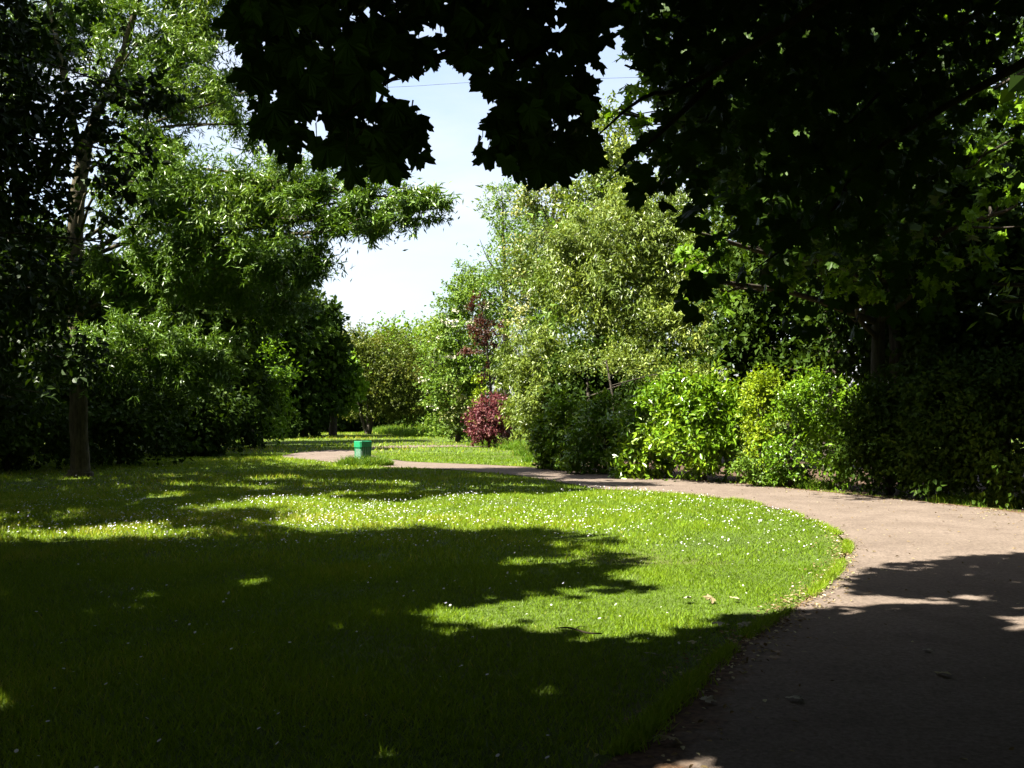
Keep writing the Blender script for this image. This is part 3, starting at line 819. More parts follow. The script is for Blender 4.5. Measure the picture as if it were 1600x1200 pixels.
bigtree('sycamore_tree', 'sycamore with sunlit tiers of leaves in front of the tall dark tree', 520, 681, [(510, 578, 44, 20), (535, 592, 28, 22), (495, 600, 40, 18), (480, 622, 36, 18), (520, 622, 34, 20), (550, 610, 18, 24)], 6500, .28, .24, 'limegreen', 135, droop=.2)
hb = G(574, 678.5); HD = hb[1]
haw = tree('hawthorn_tree', 'olive-leaved hawthorn with leaning trunk at the head of the far lawn', 'tree', hb, [(*hb, -.1, .26), (*P(580, 660, HD), .2), (*P(590, 635, HD), .17), (*P(606, 605, HD), .12), (*P(622, 570, HD), .05)],
     [C(x, y, a, b_, HD) for x, y, a, b_ in [(600, 560, 50, 44), (560, 555, 34, 40), (640, 575, 44, 48), (610, 605, 60, 30), (665, 600, 36, 40), (580, 590, 36, 30), (650, 630, 40, 24), (545, 540, 22, 28), (620, 640, 34, 14), (566, 632, 36, 20), (546, 605, 24, 28), (600, 640, 40, 14)]],
     23000, 'lance', .20, .11, 'olive', 136, spray=.4, bough_r=.035)
for pts in ([(573, 676), (562, 640), (555, 600), (548, 560)], [(577, 676), (575, 640), (580, 600), (590, 560)]):
    a_, r_ = smooth_line([P(x, y, HD) for x, y in pts], [.15, .12, .08, .03], 12)
    link('stem', tubes_mesh('stem', [(a_ - np.array([*hb, 0]), r_)], M['bark'], 8, .08, 7), haw)
bigtree('background_tree', 'yellow-green tree showing above the hawthorn', 615, 672, [(615, 545, 46, 34, 92), (600, 580, 40, 60, 92)], 6000, .30, .2, 'limegreen', 137)
bigtree('background_tree', 'blue-green tree at the end of the view beside the white sky', 655, 671, [(655, 550, 50, 40, 98), (690, 580, 40, 60, 98), (650, 610, 60, 50, 97)], 6500, .32, .22, 'pale', 138)
bigtree('background_tree', 'olive tree between the tall dark tree and the hawthorn', 545, 673, [(545, 560, 34, 44, 90), (530, 610, 40, 50, 90)], 5000, .30, .2, 'olive', 139)
# dark understorey closing the end of the lawn
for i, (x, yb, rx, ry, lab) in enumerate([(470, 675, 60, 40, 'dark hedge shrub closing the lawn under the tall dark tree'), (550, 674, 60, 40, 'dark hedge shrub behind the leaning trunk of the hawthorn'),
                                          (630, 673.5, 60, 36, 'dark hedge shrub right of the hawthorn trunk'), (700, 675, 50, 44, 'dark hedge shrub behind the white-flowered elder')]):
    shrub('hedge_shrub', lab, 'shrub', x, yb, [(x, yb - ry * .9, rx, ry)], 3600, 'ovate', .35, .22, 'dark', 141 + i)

# --- right of centre, far to near
def umbels(root, clumps, n, r, seed, name='blossom'):
    rng = rng_of(seed)
    p, out = clump_points(clumps, n * 2, rng, 4, .1, .92, .2, 0)
    facing = (out[:, 1] < .25)
    p, out = p[facing][:n], out[facing][:n]
    org = np.array(root.location)
    pp = np.repeat(p, 7, 0) + rng.normal(size=(len(p) * 7, 3)) * r * np.array([1, 1, .4])
    ax, nr = leaf_frames(pp, np.repeat(out, 7, 0), rng, 0.0, .5, .7, 1.0)
    o = link(name, leaves(name, 'fan', pp - org, ax, nr, r * 1.1, r * 1.1, M['blossom'], rng), root)
    o['label'] = 'cream flower heads'
eld = [(715, 520, 42, 52), (700, 585, 38, 52), (738, 480, 36, 40), (700, 640, 30, 40), (740, 560, 40, 50), (690, 545, 24, 40), (760, 600, 30, 60), (695, 490, 22, 28), (725, 455, 26, 22)]
el_ = bigtree('elder_tree', 'pale elder with white flower heads beside the centre sky gap', 715, 691, eld, 17000, .18, .10, 'pale', 151, spray=.35, tr=.15, tm=.1, shape='lance')
umbels(el_, [C(*c, F * CAM_H / (691 - HY)) for c in eld[:6]], 130, .085, 152)
bigtree('tall_ash_tree', 'tall light-green feathery tree right of the centre sky gap', 790, 684, [(785, 340, 42, 40), (760, 400, 36, 50), (810, 390, 56, 60), (760, 470, 44, 46), (830, 470, 60, 60), (745, 440, 28, 36), (780, 300, 24, 20), (800, 540, 60, 60), (850, 400, 60, 80)],
        20000, .26, .085, 'pale', 153, shape='lance', spray=.45, gap=.9, gap_thr=-.75)
bigtree('cream_leaved_tree', 'tree with cream-edged leaves beside the feathery light-green tree', 860, 692, [(850, 330, 52, 42), (860, 400, 66, 50), (830, 445, 50, 36), (868, 288, 26, 26), (900, 360, 50, 50), (835, 305, 20, 26), (890, 440, 50, 50), (850, 500, 50, 50)],
        18000, .18, .115, 'cream', 154, spray=.4, shape='lance', gap=1.0, gap_thr=-.7)
bigtree('pale_poplar_tree', 'silvery tall tree crown showing between black maple leaves', 950, 690, [(945, 225, 42, 56, 48), (960, 290, 50, 50, 48), (930, 320, 50, 40, 48)], 6500, .20, .11, 'willow', 155, spray=.4)
bigtree('purple_plum_tree', 'thin dark purple plum tree above the yellow shrub', 765, 697, [(742, 498, 15, 24), (764, 520, 24, 24), (750, 545, 28, 14), (745, 475, 9, 12), (786, 546, 16, 13), (765, 585, 12, 14)], 1900, .13, .075, 'plum', 156, spray=.5, tr=.09, tm=.06, bough_r=.025)
shrub('variegated_shrub', 'dark green and cream shrub at the corner of the right border', 'shrub', 716, 691, [(716, 655, 24, 34), (712, 620, 26, 30), (728, 672, 20, 20)], 4500, 'ovate', .16, .085, 'cream', 157)
shrub('yellow_shrub', 'narrow yellow-leaved shrub above the purple bush', 'shrub', 750, 693.5, [(750, 612, 13, 30), (745, 650, 12, 30), (756, 590, 8, 10)], 520, 'ovate', .13, .08, 'golden', 158)
shrub('purple_shrub', 'round crimson-purple shrub on the edge of the far lawn', 'shrub', 764, 699, [(764, 660, 31, 28), (768, 642, 24, 20), (776, 627, 11, 12), (750, 674, 20, 16), (784, 660, 14, 22)], 9500, 'ovate', .105, .06, 'purple', 159, spray=.3, sub=.2)

# --- silver willow-leaved tree
wb = 735
wil = [(960, 370, 84, 56, 36), (1045, 385, 84, 66, 35.5), (1095, 450, 66, 76, 35), (895, 430, 56, 56, 36.5), (965, 455, 84, 60, 35.5), (1050, 530, 90, 50, 34.5), (1000, 315, 70, 30, 37), (930, 325, 46, 28, 37),
       (1080, 330, 50, 34, 36.5), (870, 375, 40, 44, 38)]
wskirt = [(832, 560, 48, 52, 38), (824, 615, 36, 50, 38.5), (852, 640, 44, 44, 37), (800, 578, 24, 30, 39), (838, 690, 30, 26, 36.5), (860, 590, 26, 60, 37), (826, 665, 26, 26, 38)]
shrub('silver_willow_tree', 'large silvery-green weeping tree behind the laurel hedge', 'tree', 935, 716, wil + wskirt, 88000, 'lance', .18, .054, 'willow', 161, droop=.6, outw=.4, jit=.6, spray=.3, sub=.2,
      tr=.3, tm=.2, bough_r=.05, gap=1.0, gap_thr=-.95, single_branches=True, sub_leaves=90, shell=.55)
bigtree('background_tree', 'dense green tree crown filled in behind the silvery weeping tree', 985, 705, [(960, 400, 90, 76, 42), (1050, 420, 90, 90, 42), (900, 460, 56, 66, 42), (1000, 520, 110, 60, 42), (1110, 480, 60, 80, 42)], 9000, .30, .13, 'pale', 164, shape='lance')
shrub('dark_backing_foliage', 'dark backing foliage in the hollow below the silvery tree', 'tree', 920, 722, [(915, 590, 44, 56, 35), (960, 600, 60, 40, 35), (1050, 600, 70, 40, 33), (890, 640, 30, 40, 34)], 6500, 'ovate', .13, .08, 'dark', 162, tr=.14, tm=.1)  # dark leaves added as backing so the hollow reads dark
shrub('small_leaved_privet', 'olive small-leaved shrub above the dark middle of the laurel hedge', 'shrub', 960, 733, [(940, 565, 60, 22, 31), (1000, 575, 60, 20, 31), (1080, 585, 50, 18, 30)], 4200, 'ovate', .085, .045, 'willow', 163)

# --- laurel hedge
for i, (x, yb, cl, lab) in enumerate([
        (878, 734, [(870, 690, 30, 46), (890, 668, 30, 40), (862, 670, 22, 34), (880, 720, 34, 20)], 'leftmost laurel of the hedge, bright at its left tip'),
        (945, 740, [(945, 680, 48, 52), (930, 715, 46, 30), (965, 650, 36, 36)], 'dark laurel shaded in the middle of the hedge'),
        (1010, 747, [(1015, 680, 46, 64), (1005, 725, 46, 30), (1030, 640, 40, 40)], 'half-lit laurel left of the brightest one'),
        (1100, 752, [(1095, 665, 56, 70), (1075, 625, 50, 36), (1125, 630, 40, 42), (1105, 715, 56, 34), (1135, 680, 30, 50)], 'large glossy sunlit laurel shrub beside the path')]):
    shrub('laurel_shrub', lab, 'shrub', x, yb, cl, 6500 if i < 3 else 9500, 'ovate', .15, .060, 'laurel', 171 + i, group='laurel hedge along the path', droop=.25, sub=.2, shell=.5, gap=4.2, gap_thr=-.8)
shrub('golden_shrub', 'yellow-green upright shrub right of the sunlit laurel', 'shrub', 1190, 758, [(1186, 640, 20, 60), (1200, 610, 20, 34), (1192, 690, 22, 50)], 5200, 'ovate', .075, .045, 'golden', 181, sub=.18)
shrub('privet_shrub', 'mid-green leafy shrub right of the golden shrub', 'shrub', 1236, 762, [(1232, 680, 32, 66), (1250, 650, 34, 60), (1220, 725, 34, 30), (1270, 640, 40, 60)], 6500, 'ovate', .085, .045, 'laurel', 182, sub=.18)
shrub('nettle_clump', 'low leafy weeds at the foot of the golden shrub', 'plant', 1195, 760, [(1190, 738, 34, 18), (1230, 745, 36, 15), (1160, 735, 18, 16)], 2600, 'ovate', .07, .045, 'pale', 183)
for i, (x, yb, cl, lab, mt) in enumerate([
        (1310, 770, [(1310, 690, 36, 66), (1335, 650, 30, 50)], 'yellow-tinged shrub standing in half shade by the path', 'limegreen'),
        (1390, 778, [(1385, 700, 56, 64), (1400, 650, 60, 50)], 'dark shrub under the thin shaded trunk', 'dark'),
        (1480, 787, [(1475, 700, 60, 74), (1480, 630, 60, 60)], 'dark shrub in deep shade right of the thin trunk', 'dark'),
        (1570, 795, [(1575, 690, 66, 90), (1560, 610, 70, 60)], 'darkest shrub against the right edge of the picture', 'dark'),
        (1800, 814, [(1800, 700, 110, 110), (1850, 600, 110, 100), (1930, 720, 110, 120)], 'dark shrub just outside the right edge of the picture', 'dark')]):
    shrub('border_shrub', lab, 'shrub', x, yb - 4, cl, 5200, 'ovate', .085, .05, mt, 191 + i)
# --- tall trees behind the right-hand shrubs
for i, (x, yb, cl, lab) in enumerate([
        (1300, 735, [(1220, 480, 90, 110, 31), (1280, 380, 100, 100, 31), (1180, 560, 60, 50, 30), (1230, 590, 80, 60, 30), (1200, 300, 80, 90, 32)], 'dark tree behind the golden shrub'),
        (1400, 748, [(1370, 480, 110, 110, 27), (1420, 340, 120, 110, 28), (1350, 250, 110, 110, 28), (1440, 580, 100, 80, 26)], 'dark tree behind the thin shaded trunk'),
        (1560, 760, [(1540, 470, 110, 120, 23), (1590, 330, 120, 120, 24), (1640, 560, 100, 110, 22), (1520, 580, 80, 70, 23)], 'dark tree behind the right edge shrubs'),
        (1300, 725, [(1250, 150, 160, 120, 36), (1420, 120, 150, 130, 36), (1120, 200, 70, 80, 36), (1560, 130, 150, 140, 34)], 'tall tree whose crown shows in gaps of the black maple')]):
    bigtree('border_tree', lab, x, yb, cl, 10500, .16, .11, 'dark', 201 + i)

# --- maple over the far side of the path, thin trunk in shade
mb = (8.2, 22.8)
mcl = [C(1095, 365, 48, 44, 20.5), C(1115, 440, 36, 46, 20.5, None, .8), C(1180, 300, 80, 60, 20), C(1250, 400, 80, 60, 20), C(1300, 260, 90, 70, 20), C(1350, 360, 80, 60, 21), C(1400, 180, 100, 80, 20), C(1340, 465, 50, 30, 20),
       C(1460, 330, 80, 60, 20), C(1560, 230, 60, 50, 19), C(1585, 120, 60, 50, 19), C(1570, 330, 60, 40, 18), C(1500, 420, 70, 50, 20), C(1250, 120, 100, 80, 20), C(1120, 150, 60, 60, 20), C(1000, 110, 40, 50, 19), C(985, 180, 30, 30, 19),
       C(1100, 20, 100, 60, 20), C(1300, -40, 150, 80, 20), C(1500, 20, 120, 80, 20), C(1200, -120, 160, 80, 19), C(1400, -160, 160, 80, 19)]
SYC = tree('sycamore_tree', 'sycamore over the far side of the path with a thin shaded trunk', 'tree', mb, [(*mb, -.1, .2), (8.15, 22.8, 2, .16), (8.1, 22.6, 4, .14), (8.0, 22, 7, .11), (7.8, 21.5, 11, .05)], mcl, 10000, 'maple_low', .135, .135, 'limegreen', 211,
     droop=.45, bough_r=.04, accept=spare_sun(.6), single_branches=True)

# --- willow spray at the right edge
ws = (9.8, 8.2)
tree('willow_tree', 'narrow-leaved willow spray hanging in at the right edge', 'tree', ws, [(*ws, -.1, .2), (9.8, 8.2, 2, .17), (9.4, 8.3, 4, .13), (8.4, 8.6, 5.4, .08), (6.6, 9.2, 5.2, .05)],
     [C(1590, 445, 26, 20, 9.6, .25), C(1605, 470, 24, 24, 9.6, .25), (np.array([6.2, 9.3, 4.2]), (.7, .6, .6), .6), (np.array([8.6, 8.6, 5.6]), (1.4, 1.4, .9), .6)], 700, 'lance', .15, .03, 'pale', 221, droop=.8, bough_r=.02)

# --- trees outside the picture that shade it (left, behind, right)
def casters(px0, px1, py0, py1, d0, d1, n, h0, h1, rng):
    """leaf places between the sun and a shaded block of the border"""
    d = rng.uniform(d0, d1, n)
    t = np.stack([(rng.uniform(px0, px1, n) - 800) / F * d, d, CAM_H + (HY - rng.uniform(py0, py1, n)) / F * d], 1)
    t = t[t[:, 2] > 0]
    return t - LDIR * (rng.uniform(h0, h1, len(t)) / -LDIR[2])[:, None]
def add_shade_leaves(root, p, size, mat, seed, shape='kite', name='foliage'):
    rng = rng_of(seed)
    org = np.array(root.location)
    ax = unit(rng.normal(size=p.shape) * np.array([1, 1, .4])); nr = unit(-LDIR[None, :] + rng.normal(size=p.shape) * .5)
    k = rng.uniform(.7, 1.3, len(p)) * size
    o = link(name, leaves('foliage', shape, p - org, ax, nr, k, k * .8, M[mat], rng), root)
    tag(o, kind='stuff')
HIDDEN = [(960, -400), (1000, 110), (1040, 180), (1000, 230), (1060, 300), (1120, 300), (1180, 380), (1210, 440), (1290, 450), (1370, 430), (1440, 370), (1490, 290), (1505, 200), (1550, 90), (1640, -400)]
def shade_canopy(name, label, trunk, targets, n, hmin, hmax, size, seed, extra=None, n_extra=0):
    """an unseen tree with leaves placed to shade ground outside the lit areas"""
    rng = rng_of(seed)
    x0, x1, y0, y1 = targets
    x = rng.uniform(x0, x1, n); y = rng.uniform(y0, y1, n)
    dark = ~lit_ground(x + rng.normal(size=n) * .22, y + rng.normal(size=n) * .30)
    h = rng.uniform(hmin, hmax, n)
    p = np.stack([x, y, np.zeros(n)], 1) - LDIR * (h / -LDIR[2])[:, None]
    k = dark & ~in_frame(p, .05) & (rng.uniform(0, 1, n) > np.minimum(sun_prob(x, y) * 2.3, .985))
    p = p[k]
    p = p[~blocks_sun(p, False)]
    if extra:
        e, _ = clump_points(extra, n_extra, rng, 30, .3, .3)
        e = e[~in_frame(e, .05) & ~blocks_sun(e)]
        p = np.concatenate([p, e])
    org = np.array([trunk[0][0], trunk[0][1], 0.0])
    root = empty(name, org, label, 'tree')
    tp, tr_ = smooth_line([t[:3] for t in trunk], [t[3] for t in trunk], 24)
    link('trunk', tubes_mesh('trunk', [(tp - org, tr_)], M['bark'], 12, .08, seed), root)
    bl = []
    for i in range(14):
        e = p[rng.integers(0, len(p))]; s = tp[rng.integers(10, 22)]
        q, r_ = smooth_line([s, (s + e) / 2 + np.array([0, 0, .5]), e], [.09, .06, .02], 10)
        if not in_frame(q, .02).any() and not blocks_sun(q).any():
            bl.append((q - org, r_))
    if bl:
        link('branches', tubes_mesh('branches', bl, M['bark'], 6, .05, seed), root)
    out = unit(rng.normal(size=p.shape))
    ax = unit(rng.normal(size=p.shape) * np.array([1, 1, .4])); nr = unit(-LDIR[None, :] + rng.normal(size=p.shape) * .45)
    k = rng.uniform(.7, 1.3, len(p))
    link('crown', leaves('foliage', 'kite', p - org, ax, nr, size * k, size * .95 * k, M['shade'], rng), root)
    return root
rg = rng_of(621)
n = 26000
gx, gy = [], []
band = [(150, 748), (330, 742), (450, 727), (610, 732), (700, 734), (800, 742), (960, 752), (940, 766), (850, 774), (700, 775), (600, 786), (480, 777), (330, 781), (180, 788), (60, 795), (-40, 795), (-40, 760)]
bp_ = np.stack([rg.uniform(-60, 980, n), rg.uniform(724, 800, n)], 1)
bp_ = bp_[in_poly(bp_[:, 0], bp_[:, 1], band)]
bd = F * CAM_H / (bp_[:, 1] - HY)
t_ = np.stack([(bp_[:, 0] - 800) / F * bd, bd, 0 * bd], 1)
nz_ = mot1(t_) * .6 + mot2(t_) * .5
t_ = t_[nz_ < .55]
p = t_ - LDIR * (rg.uniform(8.5, 14, len(t_)) / -LDIR[2])[:, None]
p = p[~in_frame(p, .03) & ~blocks_sun(p)]
p2 = casters(880, 1010, 590, 745, 25, 27.5, 5000, 10, 14.5, rg)
p2 = p2[~in_frame(p2, .03) & ~blocks_sun(p2)]
add_shade_leaves(ash, np.concatenate([p, p2]), .34, 'ash', 622, 'lance')  # extra unseen leaves placed to shade the lawn band and middle laurels
rg = rng_of(601)
p = casters(1260, 1720, 470, 800, 15, 26, 30000, 3.0, 9.5, rg)
px_ = 800 + F * p[:, 0] / p[:, 1]; py_ = HY - F * (p[:, 2] - CAM_H) / p[:, 1]
p = p[(in_poly(px_, py_, HIDDEN) | ~in_frame(p, .02)) & ~blocks_sun(p)]
add_shade_leaves(SYC, p, .20, 'shade', 602)  # leaves added off-frame and behind the maple to shade the right border
shade_canopy('lime_shade_tree', 'unseen lime tree left of the viewpoint shaped to shade the near lawn', [(-8.5, 3.2, -.1, .35), (-8.5, 3.2, 3, .28), (-8.2, 3.4, 7, .2), (-8, 3.6, 12, .06)], (-11, .5, 3.0, 19.5), 50000, 4.5, 10.5, .22, 301)
shade_canopy('oak_shade_tree', 'unseen oak behind the dark left-edge tree shaped to shade the left lawn', [(-19, 9, -.1, .4), (-19, 9, 3, .32), (-18.8, 9, 7, .2), (-18.5, 9, 11, .06)], (-16, -6, 12, 24), 8000, 4.5, 9.5, .22, 302)

# ------------------------------------------------------------------ the maple overhead
def build_maple():
    rng = rng_of(401)
    org = np.array([4.3, -1.6, 0.0])
    root = empty('maple_tree', org, 'maple whose black leaves hang across the top of the picture', 'tree')
    tp, tr_ = smooth_line([(4.3, -1.6, -.1), (4.3, -1.6, 2), (4.1, -1.4, 4), (3.8, -1.0, 7), (3.5, -.8, 11)], [.36, .28, .25, .18, .06], 24)
    link('trunk', tubes_mesh('trunk', [(tp - org, tr_)], M['bark'], 14, .07, 402), root)
    R1 = [(355, -90), (380, 80), (398, 190), (440, 235), (500, 232), (560, 268), (620, 268), (650, 240), (660, 190), (640, 165), (596, 150), (580, 112), (612, 112), (650, 112), (690, 88), (725, 112), (760, 138), (790, 142),
          (776, 185), (742, 228), (790, 258), (830, 278), (890, 282), (925, 250), (930, 180), (925, 120), (950, 60), (985, -90)]
    R2 = [(940, -90), (965, 30), (985, 70), (1030, 160), (1000, 215), (962, 250), (970, 280), (1040, 300), (1110, 292), (1160, 335), (1190, 380), (1180, 420), (1200, 460), (1290, 470), (1370, 450), (1440, 390), (1490, 290), (1505, 200), (1550, 90), (1650, 50), (1700, -90)]
    R3 = [(1040, 425), (1075, 410), (1110, 430), (1105, 470), (1090, 500), (1050, 470)]
    def fill(poly, n, d0, d1, seed):
        r = rng_of(seed)
        xs = [q[0] for q in poly]; ys = [q[1] for q in poly]
        x = r.uniform(min(xs), max(xs), n * 3); y = r.uniform(min(ys), max(ys), n * 3)
        k = in_poly(x, y, poly)
        x, y = x[k][:n], y[k][:n]
        d = r.uniform(d0, d1, len(x))
        return np.stack([(x - 800) / F * d, d, CAM_H + (HY - y) / F * d], 1)
    pA = fill(R1, 800, 3.3, 5.2, 403); pB = fill(R2, 4200, 5.6, 10.0, 404); pC = fill(R3, 7, 4.4, 5.0, 405)
    # ragged hanging edge: thin the lower rim and let sprays hang below it
    yb = HY - F * (pB[:, 2] - CAM_H) / pB[:, 1]; xb = 800 + F * pB[:, 0] / pB[:, 1]
    low = np.interp(xb, [950, 1040, 1160, 1200, 1290, 1440, 1500, 1600], [260, 300, 335, 455, 470, 390, 290, 80])
    wv = Waves(409, 3.2)(pB)
    pB = pB[(rng_of(408).uniform(0, 1, len(pB)) < np.clip((low - yb) / 110, .22, 1)) & ((wv > -.45) | (yb < low - 190))]
    sp_ = []
    r8 = rng_of(410)
    for cx, cyy, rr, m, dd in [(1200, 440, 34, 7, 6), (1255, 470, 40, 10, 6.4), (1330, 480, 44, 11, 6.6), (1400, 455, 42, 10, 6.8), (1450, 400, 46, 12, 7), (1500, 330, 46, 12, 7.2), (1530, 200, 50, 16, 7.4), (1570, 60, 60, 22, 7.4), (1545, 420, 34, 6, 7.6),
                               (1100, 310, 44, 10, 5.8), (1150, 360, 34, 7, 5.8), (1010, 290, 40, 12, 5.2), (1060, 330, 26, 4, 5.4), (1590, 280, 40, 8, 7.6), (1480, 480, 34, 5, 7), (1130, 420, 28, 4, 6)]:
        x = cx + r8.normal(size=m) * rr * .7; y = cyy + r8.normal(size=m) * rr * .55; d = dd + r8.normal(size=m) * .3
        sp_.append(np.stack([(x - 800) / F * d, d, CAM_H + (HY - y) / F * d], 1))
    pB = np.concatenate([pB] + sp_)
    pD = fill([(480, 200), (660, 195), (655, 262), (560, 275), (450, 240)], 26, 3.2, 4.4, 406)
    near = np.concatenate([pC, pD, pA]); rest = pB
    near = np.concatenate([near])
    # leaves kept out of the sun's way
    def fr(p, r):
        n = len(p)
        ax = unit(np.stack([r.normal(size=n) * .55, r.normal(size=n) * .45, -r.uniform(.25, 1.1, n)], 1))
        nr = unit(np.stack([r.normal(size=n) * .45, -np.abs(r.normal(size=n)) * .6 - .35, r.uniform(.1, .9, n)], 1))
        return ax, nr
    allp = np.concatenate([near, rest])
    k = ~(blocks_sun(allp) & (rng.uniform(0, 1, len(allp)) < .35)); allp = allp[k]
    size = rng.uniform(.062, .090, len(allp))
    shown = size / allp[:, 1]
    big = np.argsort(-shown)[:300]
    mask = np.zeros(len(allp), bool); mask[big] = True
    ax, nr = fr(allp, rng)
    # 300 leaves that show largest: objects of their own sharing four meshes
    metas = []
    for v in range(5):
        r = rng_of(420 + v)
        tv, tf = LEAF['maple']
        t = tv.copy(); t[:, 2] += r.normal(size=len(t)) * .035; t[:, :2] *= r.uniform(.94, 1.06, (len(t), 1)); t[0] = 0
        t[:, 1] *= r.uniform(.95, 1.1)
        me = mesh_np('maple_leaf', t, np.array(tf).ravel(), np.full(len(tf), 3), M['maple'], np.full(len(tf), r.uniform(.1, .9)))
        metas.append(me)
    from mathutils import Matrix
    for i in big:
        a = ax[i]; s = unit(np.cross(nr[i], a)); nn = np.cross(a, s)
        o = bpy.data.objects.new('leaf', metas[i % 5])
        COL.objects.link(o); o.parent = root
        S = size[i]
        o.matrix_local = Matrix(((a[0] * S, s[0] * S, nn[0] * S, allp[i, 0] - org[0]), (a[1] * S, s[1] * S, nn[1] * S, allp[i, 1] - org[1]), (a[2] * S, s[2] * S, nn[2] * S, allp[i, 2] - org[2]), (0, 0, 0, 1)))
    r_ = ~mask
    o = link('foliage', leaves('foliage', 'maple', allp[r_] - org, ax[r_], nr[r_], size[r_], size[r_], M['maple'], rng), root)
    tag(o, kind='stuff')
    # crown above and behind the view, leaves placed for shade and sun gaps
    n = 52000
    x = rng.uniform(-6, 10, n); y = rng.uniform(2.5, 17.5, n)
    dark = ~lit_ground(x + rng.normal(size=n) * .10, y + rng.normal(size=n) * .14)
    h = rng.uniform(3.8, 10, n)
    p = np.stack([x, y, np.zeros(n)], 1) - LDIR * (h / -LDIR[2])[:, None]
    p = p[dark & ~in_frame(p, .04) & (rng.uniform(0, 1, n) > np.minimum(sun_prob(x, y) * 2.3, .985))]
    p = p[~blocks_sun(p, False)]
    p = p[(p[:, 0] > -6.5)]
    n = 32000
    q = np.stack([rng.uniform(-6, 11, n), rng.uniform(-8, 10, n), rng.uniform(3.2, 10, n)], 1)
    hx_, hy_ = ground_hit(q)
    q = q[~in_frame(q, .04) & ~blocks_sun(q) & (rng.uniform(0, 1, len(q)) > np.minimum(sun_prob(hx_, hy_) * 2.3, .985))]
    p = np.concatenate([p, q])
    ax2 = unit(rng.normal(size=p.shape) * np.array([1, 1, .5])); nr2 = unit(-LDIR[None, :] + rng.normal(size=p.shape) * .5)
    k = rng.uniform(.7, 1.3, len(p)) * .165
    seen = in_frame(p, .28) & (p[:, 1] > 1.0)
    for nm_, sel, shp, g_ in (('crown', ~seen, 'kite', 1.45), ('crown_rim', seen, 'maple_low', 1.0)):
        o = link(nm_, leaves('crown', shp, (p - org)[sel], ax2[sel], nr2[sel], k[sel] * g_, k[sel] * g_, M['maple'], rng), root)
        tag(o, kind='stuff')
    # limbs and twigs
    def limb(pts, rad, name='branch'):
        a, b_ = smooth_line(pts, rad, 18)
        link(name, tubes_mesh('branch', [(a - org, b_)], M['bark'], 7, .06, 430), root)
    limb([tp[10], (2.6, 1.0, 4.4), P(900, 40, 4.6), P(760, 60, 4.2), P(620, 120, 4.0), P(520, 190, 3.9)], [.10, .06, .02, .012, .008, .003])
    limb([tp[9], (3.4, 2.0, 4.2), P(1150, 90, 5.6), P(1010, 150, 5.4), P(930, 215, 5.2)], [.10, .055, .018, .010, .004])
    limb([tp[8], (4.0, 3.0, 3.9), P(1420, 200, 6.4), P(1300, 330, 6.4), P(1180, 420, 6.2)], [.10, .055, .018, .010, .004])
    limb([tp[9], (3.8, 2.5, 4.4), P(1500, 40, 6.8), P(1330, 190, 6.8), P(1220, 290, 6.6)], [.10, .05, .018, .010, .004])
    limb([tp[11], (2.0, 1.0, 5.0), P(800, -40, 5.0), P(820, 100, 4.6), P(810, 240, 4.4)], [.10, .05, .018, .010, .003])
    limb([P(1110, 130, 5.6), P(1040, 200, 5.5), P(960, 270, 5.4)], [.02, .012, .004])
    lines = []
    for i in range(0, len(allp), 4):
        a = allp[i]; bq = a + np.array([rng.uniform(-.03, .06), rng.uniform(-.06, .06), rng.uniform(.05, .11)])
        lines.append((np.array([a, (a + bq) / 2 + rng.normal(size=3) * .015, bq]) - org, np.array([.0012, .0018, .003])))
    tag(link('twigs', tubes_mesh('twigs', lines, M['twig'], 4, 0, 440), root), kind='stuff')
build_maple()

